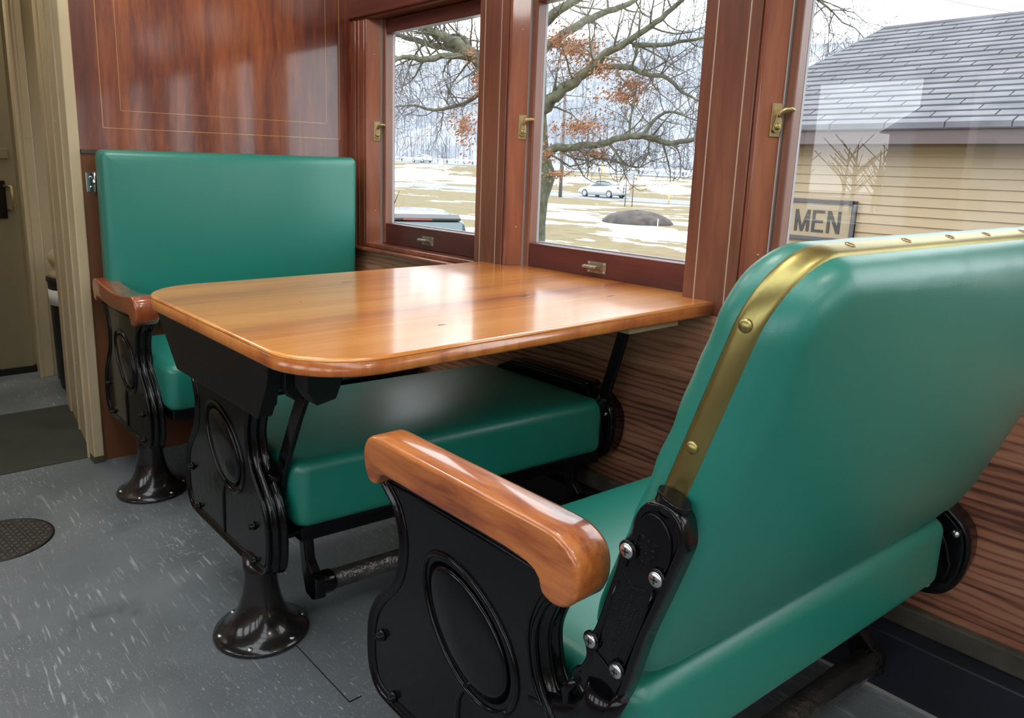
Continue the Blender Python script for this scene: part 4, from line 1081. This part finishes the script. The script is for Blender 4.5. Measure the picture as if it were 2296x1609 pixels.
# roof: courses of slightly tilted shingles, each a few centimetres proud of the next
ez, ey, rz, ry = 1.487, BY-0.36, 2.666, BY+2.008
ridge_x = -1.2; ncs = 21
mb = MB(); rnd2 = random.Random(5)
for i in range(ncs):
    t0, t1 = i/ncs, (i+1)/ncs
    y0, z0 = ey+(ry-ey)*t0, ez+(rz-ez)*t0; y1, z1 = ey+(ry-ey)*(t1+0.01), ez+(rz-ez)*(t1+0.01)
    xl = GX0+(ridge_x-GX0)*t0; x = xl; off = (i*0.19) % 0.44
    x -= 0.0; first = True
    while x < GX1:
        wdt = (0.46 if not first else 0.46-off+0.03); first = False; xe = min(GX1, x+wdt)
        dz = rnd2.uniform(0.004, 0.010)
        mb.add([(x+0.006, y0, z0+0.008+dz), (xe-0.006, y0, z0+0.008+dz), (xe-0.006, y1, z1), (x+0.006, y1, z1), (x+0.006, y0, z0-0.03), (xe-0.006, y0, z0-0.03), (xe-0.006, y1, z1-0.03), (x+0.006, y1, z1-0.03)],
               [(0, 1, 2, 3), (4, 7, 6, 5), (0, 4, 5, 1), (1, 5, 6, 2), (2, 6, 7, 3), (3, 7, 4, 0)])
        x = xe
mb.build('roof', 'shingle', bl)
mb = MB()
for i in range(1, ncs):
    t0 = i/ncs; y0, z0 = ey+(ry-ey)*t0, ez+(rz-ez)*t0
    mb.box(GX0+(ridge_x-GX0)*t0, GX1, y0-0.010, y0-0.002, z0-0.022, z0+0.006)
mb.build('shingle_shadow_strip', 'sign_ink', bl)  # dark strips stand in for the shadow under each shingle course
# rear slope and hip keep the roof solid
mb = MB(); mb.add([(GX0, ey+0.02, ez-0.04), (GX1, ey+0.02, ez-0.04), (GX1, ry, rz-0.04), (ridge_x, ry, rz-0.04), (GX0, 2*ry-ey, ez-0.04), (GX1, 2*ry-ey, ez-0.04)], [(0, 1, 2, 3), (3, 2, 5, 4), (0, 3, 4), (0, 4, 5, 1), (1, 5, 2)])
mb.build('roof_core', 'shingle', bl)
mb = MB(); mb.tube([(ridge_x, ry, rz+0.0), (GX1, ry, rz+0.0)], 0.03, 8); mb.tube([(GX0, ey, ez), (ridge_x, ry, rz)], 0.018, 6); mb.build('ridge_cap', 'shingle', bl)
sg = thing('restroom_sign', (-0.68, BY-0.05, 0.65), 'framed tan MEN sign on the cream clapboard wall', 'sign')
sx0, sx1, sz0, sz1 = -1.08, -0.335, 0.452, 0.84
MB().box(sx0, sx1, BY-0.045, BY-0.021, sz0, sz1).build('board', 'sign_board', sg)
fr_ = 0.038
MB().box(sx0, sx1, BY-0.062, BY-0.021, sz1-fr_, sz1).box(sx0, sx1, BY-0.062, BY-0.021, sz0, sz0+fr_).box(sx0, sx0+fr_, BY-0.062, BY-0.021, sz0, sz1).box(sx1-fr_, sx1, BY-0.062, BY-0.021, sz0, sz1).build('frame', 'sign_frame', sg, bevel=0.004)
def stroke(mb, a, b, w, y0, y1):
    a = Vector(a); b = Vector(b)
    mb.prism([(a.x-w/2, a.y), (a.x+w/2, a.y), (b.x+w/2, b.y), (b.x-w/2, b.y)], y0, y1, 'XZ')
lx0, lz0, lh = -0.905, 0.532, 0.205
def letter(ch, x):
    mb = MB(); y0, y1 = BY-0.050, BY-0.044; w = 0.028
    if ch == 'M':
        L = 0.145; stroke(mb, (x+w/2, lz0), (x+w/2, lz0+lh), w, y0, y1); stroke(mb, (x+L-w/2, lz0), (x+L-w/2, lz0+lh), w, y0, y1)
        stroke(mb, (x+L/2, lz0), (x+w/2, lz0+lh), w*0.9, y0-0.0006, y1); stroke(mb, (x+L/2, lz0), (x+L-w/2, lz0+lh), w*0.9, y0-0.0012, y1)
    if ch == 'E':
        L = 0.115; mb.box(x, x+w, y0, y1, lz0, lz0+lh); 
        for q, l2 in ((0, L), (lh/2-w*0.45, L*0.92), (lh-w*0.9, L)): mb.box(x+w, x+l2, y0, y1, lz0+q, lz0+q+w*0.9)
    if ch == 'N':
        L = 0.125; mb.box(x, x+w, y0, y1, lz0, lz0+lh); mb.box(x+L-w, x+L, y0, y1, lz0, lz0+lh); stroke(mb, (x+L-w*0.6, lz0), (x+w*0.6, lz0+lh), w*1.1, y0-0.0006, y1)
    return mb
for ch, x in (('M', -0.905), ('E', -0.735), ('N', -0.590)):
    letter(ch, x).build('letter', 'sign_ink', sg)

# --- parked estate car seen through the first window (only its tailgate and roof)
def suv():
    c = at(935, 486, 11.6); 
    s = thing('parked_car', (c.x, c.y, GZ), 'slate blue estate car parked outside the first window, roof and rear glass in view', 'car')
    M4 = Matrix.Translation(Vector((c.x, c.y, GZ))) @ Matrix.Rotation(math.radians(150), 4, 'Z')
    # local: +x forward, +y left, z up; rear roof edge at x = 0
    def T(v): return M4 @ Vector(v)
    w = 0.68; zr = c.z-GZ+0.02
    def loft(secs, mb):
        mb.rings([[T((x, y, z)) for x, y, z in sc_] for sc_ in secs], True)
    def sect(x, hw, z0, z1, tum):   # closed section across the car
        return [(x, -hw, z0), (x, -hw-0.02, (z0+z1)*0.5), (x, -hw+tum*0.6, z1-0.08), (x, -hw+tum+0.05, z1-0.01), (x, -hw+tum+0.25, z1+0.015), (x, 0, z1+0.03), (x, hw-tum-0.25, z1+0.015), (x, hw-tum-0.05, z1-0.01), (x, hw-tum*0.6, z1-0.08), (x, hw+0.02, (z0+z1)*0.5), (x, hw, z0)]
    mb = MB(); loft([sect(-0.50, 0.84, 0.35, 0.95, 0.06), sect(-0.46, 0.88, 0.3, 1.02, 0.05), sect(0.0, 0.9, 0.28, 1.05, 0.03), sect(2.2, 0.9, 0.28, 1.02, 0.03), sect(3.4, 0.88, 0.3, 0.98, 0.05), sect(4.1, 0.78, 0.35, 0.78, 0.08)], mb)
    body = mb.build('body', 'car_blue', s)
    mb = MB(); loft([sect(-0.33, 0.83, 0.9, 1.0, 0.05), sect(-0.02, 0.83, 0.9, zr-0.04, 0.17), sect(0.15, 0.83, 0.9, zr, 0.18), sect(1.6, 0.84, 0.9, zr+0.01, 0.18), sect(2.3, 0.84, 0.9, zr-0.12, 0.16), sect(3.0, 0.82, 0.9, 1.0, 0.06)], mb)
    mb.build('roof', 'car_blue', s)
    mb = MB(); mb.rings([[T((x, y, z)) for y in (-w, w)]+[T((x-0.02, y, z+0.012)) for y in (w, -w)] for x, z in ((-0.38, 1.03), (-0.10, zr-0.10))], False); mb.build('rear_window', 'car_glass', s)
    mb = MB(); mb.rings([[T(p) for p in ((-0.14, -0.66, zr-0.03), (-0.14, 0.66, zr-0.03), (0.08, 0.66, zr+0.022), (0.08, -0.66, zr+0.022))], [T(p) for p in ((-0.14, -0.66, zr-0.065), (-0.14, 0.66, zr-0.065), (0.08, 0.66, zr-0.03), (0.08, -0.66, zr-0.03))]], False); sp = mb.build('spoiler', 'black_trim', s, bevel=0.01)
    mb = MB(); mb.rings([[T((-0.148, y, z)) for y, z in ((-0.22, zr-0.058), (0.22, zr-0.058), (0.22, zr-0.036), (-0.22, zr-0.036))], [T((-0.13, y, z)) for y, z in ((-0.22, zr-0.058), (0.22, zr-0.058), (0.22, zr-0.036), (-0.22, zr-0.036))]], False); mb.build('brake_light', 'tail_red', sp)
    mb = MB(); mb.tube([at(880, 466, 11.9), at(896, 427, 11.9)], [0.010, 0.004], 6); mb.build('antenna', 'black_trim', s)
    for x in (0.25, 3.15):
        for y in (-0.86, 0.86):
            mb = MB(); R = []
            for yy in (-0.10, 0.10): R.append([T((x+0.33*math.cos(2*PI*k/24), y+yy, 0.33+0.33*math.sin(2*PI*k/24))) for k in range(24)])
            mb.rings(R, False); wh = mb.build('wheel', 'tyre', s)
suv()

def sedan(name, cx, cy, gz, heading, label, mat='car_white'):
    s = thing(name, (cx, cy, gz), label, 'car')
    M4 = Matrix.Translation(Vector((cx, cy, gz))) @ Matrix.Rotation(heading, 4, 'Z')
    def T(v): return M4 @ Vector(v)
    def sect(x, hw, z0, z1, r=0.08):
        return [(x, -hw, z0), (x, -hw-0.02, z0+(z1-z0)*0.5), (x, -hw+r*0.4, z1-r), (x, -hw+r*1.4, z1), (x, 0, z1+0.03), (x, hw-r*1.4, z1), (x, hw-r*0.4, z1-r), (x, hw+0.02, z0+(z1-z0)*0.5), (x, hw, z0)]
    mb = MB(); mb.rings([[T(p) for p in q] for q in (sect(-2.35, .70, .45, .85), sect(-2.25, .84, .28, 1.0), sect(-1.7, .88, .2, 1.05), sect(-.6, .9, .18, .97), sect(.9, .9, .18, .92), sect(1.7, .87, .2, .82), sect(2.2, .80, .28, .68), sect(2.35, .66, .38, .58))], True)
    mb.build('body', mat, s)
    mb = MB(); mb.rings([[T(p) for p in q] for q in (sect(-1.85, .70, .9, 1.02, .05), sect(-1.1, .68, .9, 1.33, .12), sect(-.5, .66, .9, 1.43, .14), sect(.2, .66, .9, 1.42, .14), sect(.7, .68, .88, 1.2, .1), sect(1.25, .72, .8, .92, .05))], True)
    mb.build('cabin_glass', 'car_glass', s)
    mb = MB(); mb.rings([[T((x, y, z+dz)) for y, dz in ((-.58, 0), (0, .03), (.58, 0), (.58, -.03), (-.58, -.03))] for x, z in ((-1.55, 1.16), (-1.1, 1.35), (-.5, 1.45), (.2, 1.44), (.55, 1.34))], True); mb.build('roof', mat, s)
    for x in (-1.42, 1.38):
        for y in (-0.82, 0.82):
            mb = MB(); mb.rings([[T((x+0.32*math.cos(2*PI*k/24), y+yy, 0.32+0.32*math.sin(2*PI*k/24))) for k in range(24)] for yy in (-0.1, 0.1)], False); wh = mb.build('wheel', 'tyre', s)
            mb = MB(); mb.rings([[T((x+r*math.cos(2*PI*k/20), y+yy, 0.32+r*math.sin(2*PI*k/20))) for k in range(20)] for r, yy in ((0.22, -0.115), (0.23, 0.115))], False); mb.build('rim', 'rim', wh)
    for y in (-0.62, 0.62):
        mb = MB(); mb.rings([[T((x, y+yy, z)) for yy, z in ((-.2, .78), (.2, .78), (.2, .92), (-.2, .92))] for x in (-2.32, -2.1)], False); mb.build('tail_light', 'tail_red', s)
    return s
cpt = at(1353, 424, 66.0); r = (cpt-CAM); tt_ = (50.6-CAM.y)/r.y; cp_ = CAM+r*tt_
sedan('sedan_car', cp_.x, 50.6, GZ+0.02, PI, 'white sedan driving along the road beyond the oak')
dd = at(946, 352, 100.0)-CAM; tt_ = (82-CAM.y)/dd.y; cp_ = CAM+dd*tt_
sedan('hatchback_car', cp_.x, 82.0, road2_z(cp_.x)+0.04, PI, 'tiny white car on the upper road below the hillside')

def on_y(px, py, y):
    d_ = at(px, py, 10)-CAM; return CAM+d_*((y-CAM.y)/d_.y)
def post(name, px, py0, y, hgt, r, mat, label, cat, group=None, zbase=None):
    p = on_y(px, py0, y); z = ter(p.x, y) if zbase is None else zbase
    mb = MB(); mb.tube([(p.x, y, z-0.05), (p.x, y, z+hgt)], [r, r*0.9], 8); return tag(mb.build(name, mat), label, cat, group)
p_ = on_y(1257, 420, 46.0)
mb = MB(); mb.tube([(p_.x, 46.0, GZ-0.05), (p_.x, 46.0, GZ+9.5)], [0.16, 0.11], 10); tag(mb.build('utility_pole', 'pole'), 'grey wooden utility pole by the road, right of the oak trunk', 'pole')
post('marker_post', 928, 415, 46.6, 0.95, 0.05, 'post_white', 'white marker post beside the near road, seen through the first window', 'post')
post('marker_post', 1501, 430, 46.6, 1.2, 0.05, 'post_yellow', 'yellow marker post beside the near road at the right', 'post')
# small white sign board
p_ = on_y(989, 368, 70.0); z_ = ter(p_.x, 70)
s_ = thing('road_sign', (p_.x, 70, z_), 'small white sign board below the upper road', 'sign')
MB().box(p_.x-0.04, p_.x+0.04, 69.96, 70.04, z_-0.05, z_+1.5).build('post', 'post_white', s_)
MB().box(p_.x-0.45, p_.x+0.45, 69.9, 69.95, z_+0.7, z_+1.7).build('board', 'post_white', s_)
p_ = on_y(917, 345, 88.0); z_ = ter(p_.x, 88)
s_ = thing('street_sign', (p_.x, 88, z_), 'small round sign on a thin post left of the tiny white car', 'sign')
MB().box(p_.x-0.03, p_.x+0.03, 87.97, 88.03, z_-0.05, z_+2.2).build('post', 'post_white', s_)
MB().lathe((p_.x, 87.96, z_+2.3), [(0.4, 0.0), (0.4, 0.03)], 16, 'Y').build('disc', 'post_white', s_)
# guard rail of the upper road: continuous rail on posts
gr_ = thing('guard_rail', (-100, 87.0, 1.0), 'pale guard rail running along the upper road', 'guard rail')
mb = MB(); mb.rings([[Vector((x, 86.9, road2_z(x)+a)) for a in (0.55, 0.85)]+[Vector((x, 87.0, road2_z(x)+a)) for a in (0.85, 0.55)] for x in [-330+10*k for k in range(34)]], False); mb.build('rail', 'post_white', gr_)
for k in range(26):
    x = -240+7.5*k; MB().box(x-0.09, x+0.09, 87.0, 87.2, ter(x, 87)-0.1, road2_z(x)+0.8).build('post', 'pole', gr_)
# two thin yellow uprights and the pair of slim sign posts
for px, wh_ in ((1350, 'left'), (1356, 'right')):
    post('yellow_marker', px, 385, 74.0, 1.6, 0.06, 'post_yellow', wh_ + ' one of the two thin yellow markers past the white sedan', 'post', 'yellow markers past the sedan')
s1 = on_y(1403, 430, 40.0); s2 = on_y(1419, 430, 40.0)
s_ = thing('sign_frame', ((s1.x+s2.x)/2, 40, GZ), 'tall slim two-legged sign frame in front of the white sedan', 'sign')
for q in (s1, s2): MB().tube([(q.x, 40, GZ-0.05), (q.x, 40, GZ+2.2)], 0.035, 6).build('post', 'pole', s_)
MB().box(s1.x, s2.x, 39.97, 40.03, GZ+1.75, GZ+2.2).build('board', 'exterior', s_)
# earth mound and stakes
c0 = on_y(1430, 490, 30.0)
d_ = at(1428, 500, 10)-CAM; c0 = CAM+d_*((GZ-CAM.z)/d_.z)
mb = MB(); R = []
for k in range(9):
    t = k/8; R.append([Vector((c0.x+1.75*(1-t**1.7)*math.cos(2*PI*j/30)*(1+0.1*math.sin(3*j)), c0.y+1.5*(1-t**1.7)*math.sin(2*PI*j/30), GZ-0.03+0.62*math.sin(t*PI/2)+0.05*noise.noise(Vector((j*0.7, k, 0))))) for j in range(30)])
mb.rings(R, True); tag(mb.build('earth_mound', 'mulch'), 'low dark earth mound in the snow right of the oak', 'mound')
def on_ground(px, py):
    d_ = at(px, py, 10)-CAM; return CAM+d_*((GZ-CAM.z)/d_.z)
q = on_ground(1474, 512); mb = MB(); mb.tube([(q.x, q.y, GZ-0.03), (q.x, q.y, GZ+0.42)], 0.022, 6); tag(mb.build('garden_stake', 'post_white'), 'short pale stake in the snow in front of the earth mound', 'stake')
# overhead wires
for (a, b, lab) in (((1850, 20), (2010, 68), 'wire'), ((2080, -8), (2320, 36), 'wire')):
    p0 = at(a[0], a[1], 16); p1 = at(b[0], b[1], 15)
    mb = MB(); mb.tube([p0+(p0-p1)*1.5, p0, (p0+p1)/2-Vector((0, 0, 0.02)), p1, p1+(p1-p0)*2], 0.006, 5)
    tag(mb.build('overhead_wire', 'twig'), 'thin overhead wire crossing the white sky, ' + ('left of the grey roof ridge' if a[0] < 2000 else 'above the grey roof ridge at the right'), 'wire')

# --- the far side of the line, seen only mirrored in the third window
mb = MB(); rnd = random.Random(8)
for k in range(120):
    x = rnd.uniform(-45, 60); y = -49-rnd.random()*12; hgt = rnd.uniform(3, 5)
    mb.rings([[Vector((x+0.16*q*math.cos(a)+0.3*t*math.sin(k), y+0.16*q*math.sin(a), GZ-0.2+hgt*t)) for a in (0, 2.1, 4.2)] for t, q in ((0, 1), (0.5, 0.7), (1, 0.2))], False, False)
    for b2 in range(9):
        h0 = hgt*rnd.uniform(0.25, 0.8); a = rnd.random()*6.28; ln = rnd.uniform(1, 2.4)
        mb.rings([[Vector((x+0.07*math.cos(t), y+0.07*math.sin(t), GZ+h0)) for t in (0, 2.1, 4.2)], [Vector((x+ln*math.cos(a), y+ln*math.sin(a)*0.6, GZ+h0+ln*0.9+0.05*math.cos(t))) for t in (0, 2.1, 4.2)]], False, False)
tag(mb.build('woodland', 'pole'), 'bare trees behind the houses across the line, mirrored in the right-hand window', 'trees', kind='stuff')
for hx, hy in ((-9.0, -40.0),):
    hs = thing('village_house', (hx, hy, GZ), 'pale blue house %s across the line, mirrored in the right-hand window' % 'with a steep gable', 'house')
    MB().box(hx-4, hx+4, hy-3.5, hy+3.5, GZ, GZ+4.6).build('wall', plain('pale_blue_clapboard', (0.24, 0.27, 0.33), rough=0.7), hs)
    MB().prism([(hx-4.4, GZ+4.5), (hx+4.4, GZ+4.5), (hx, GZ+7.4)], hy-3.8, hy+3.8, 'XZ').build('roof', 'shingle', hs)
    for wx in (-2.6, 0, 2.6):
        for wz in (1.0, 3.0): MB().box(hx+wx-0.4, hx+wx+0.4, hy+3.5, hy+3.54, GZ+wz, GZ+wz+1.2).build('window', 'car_glass', hs)
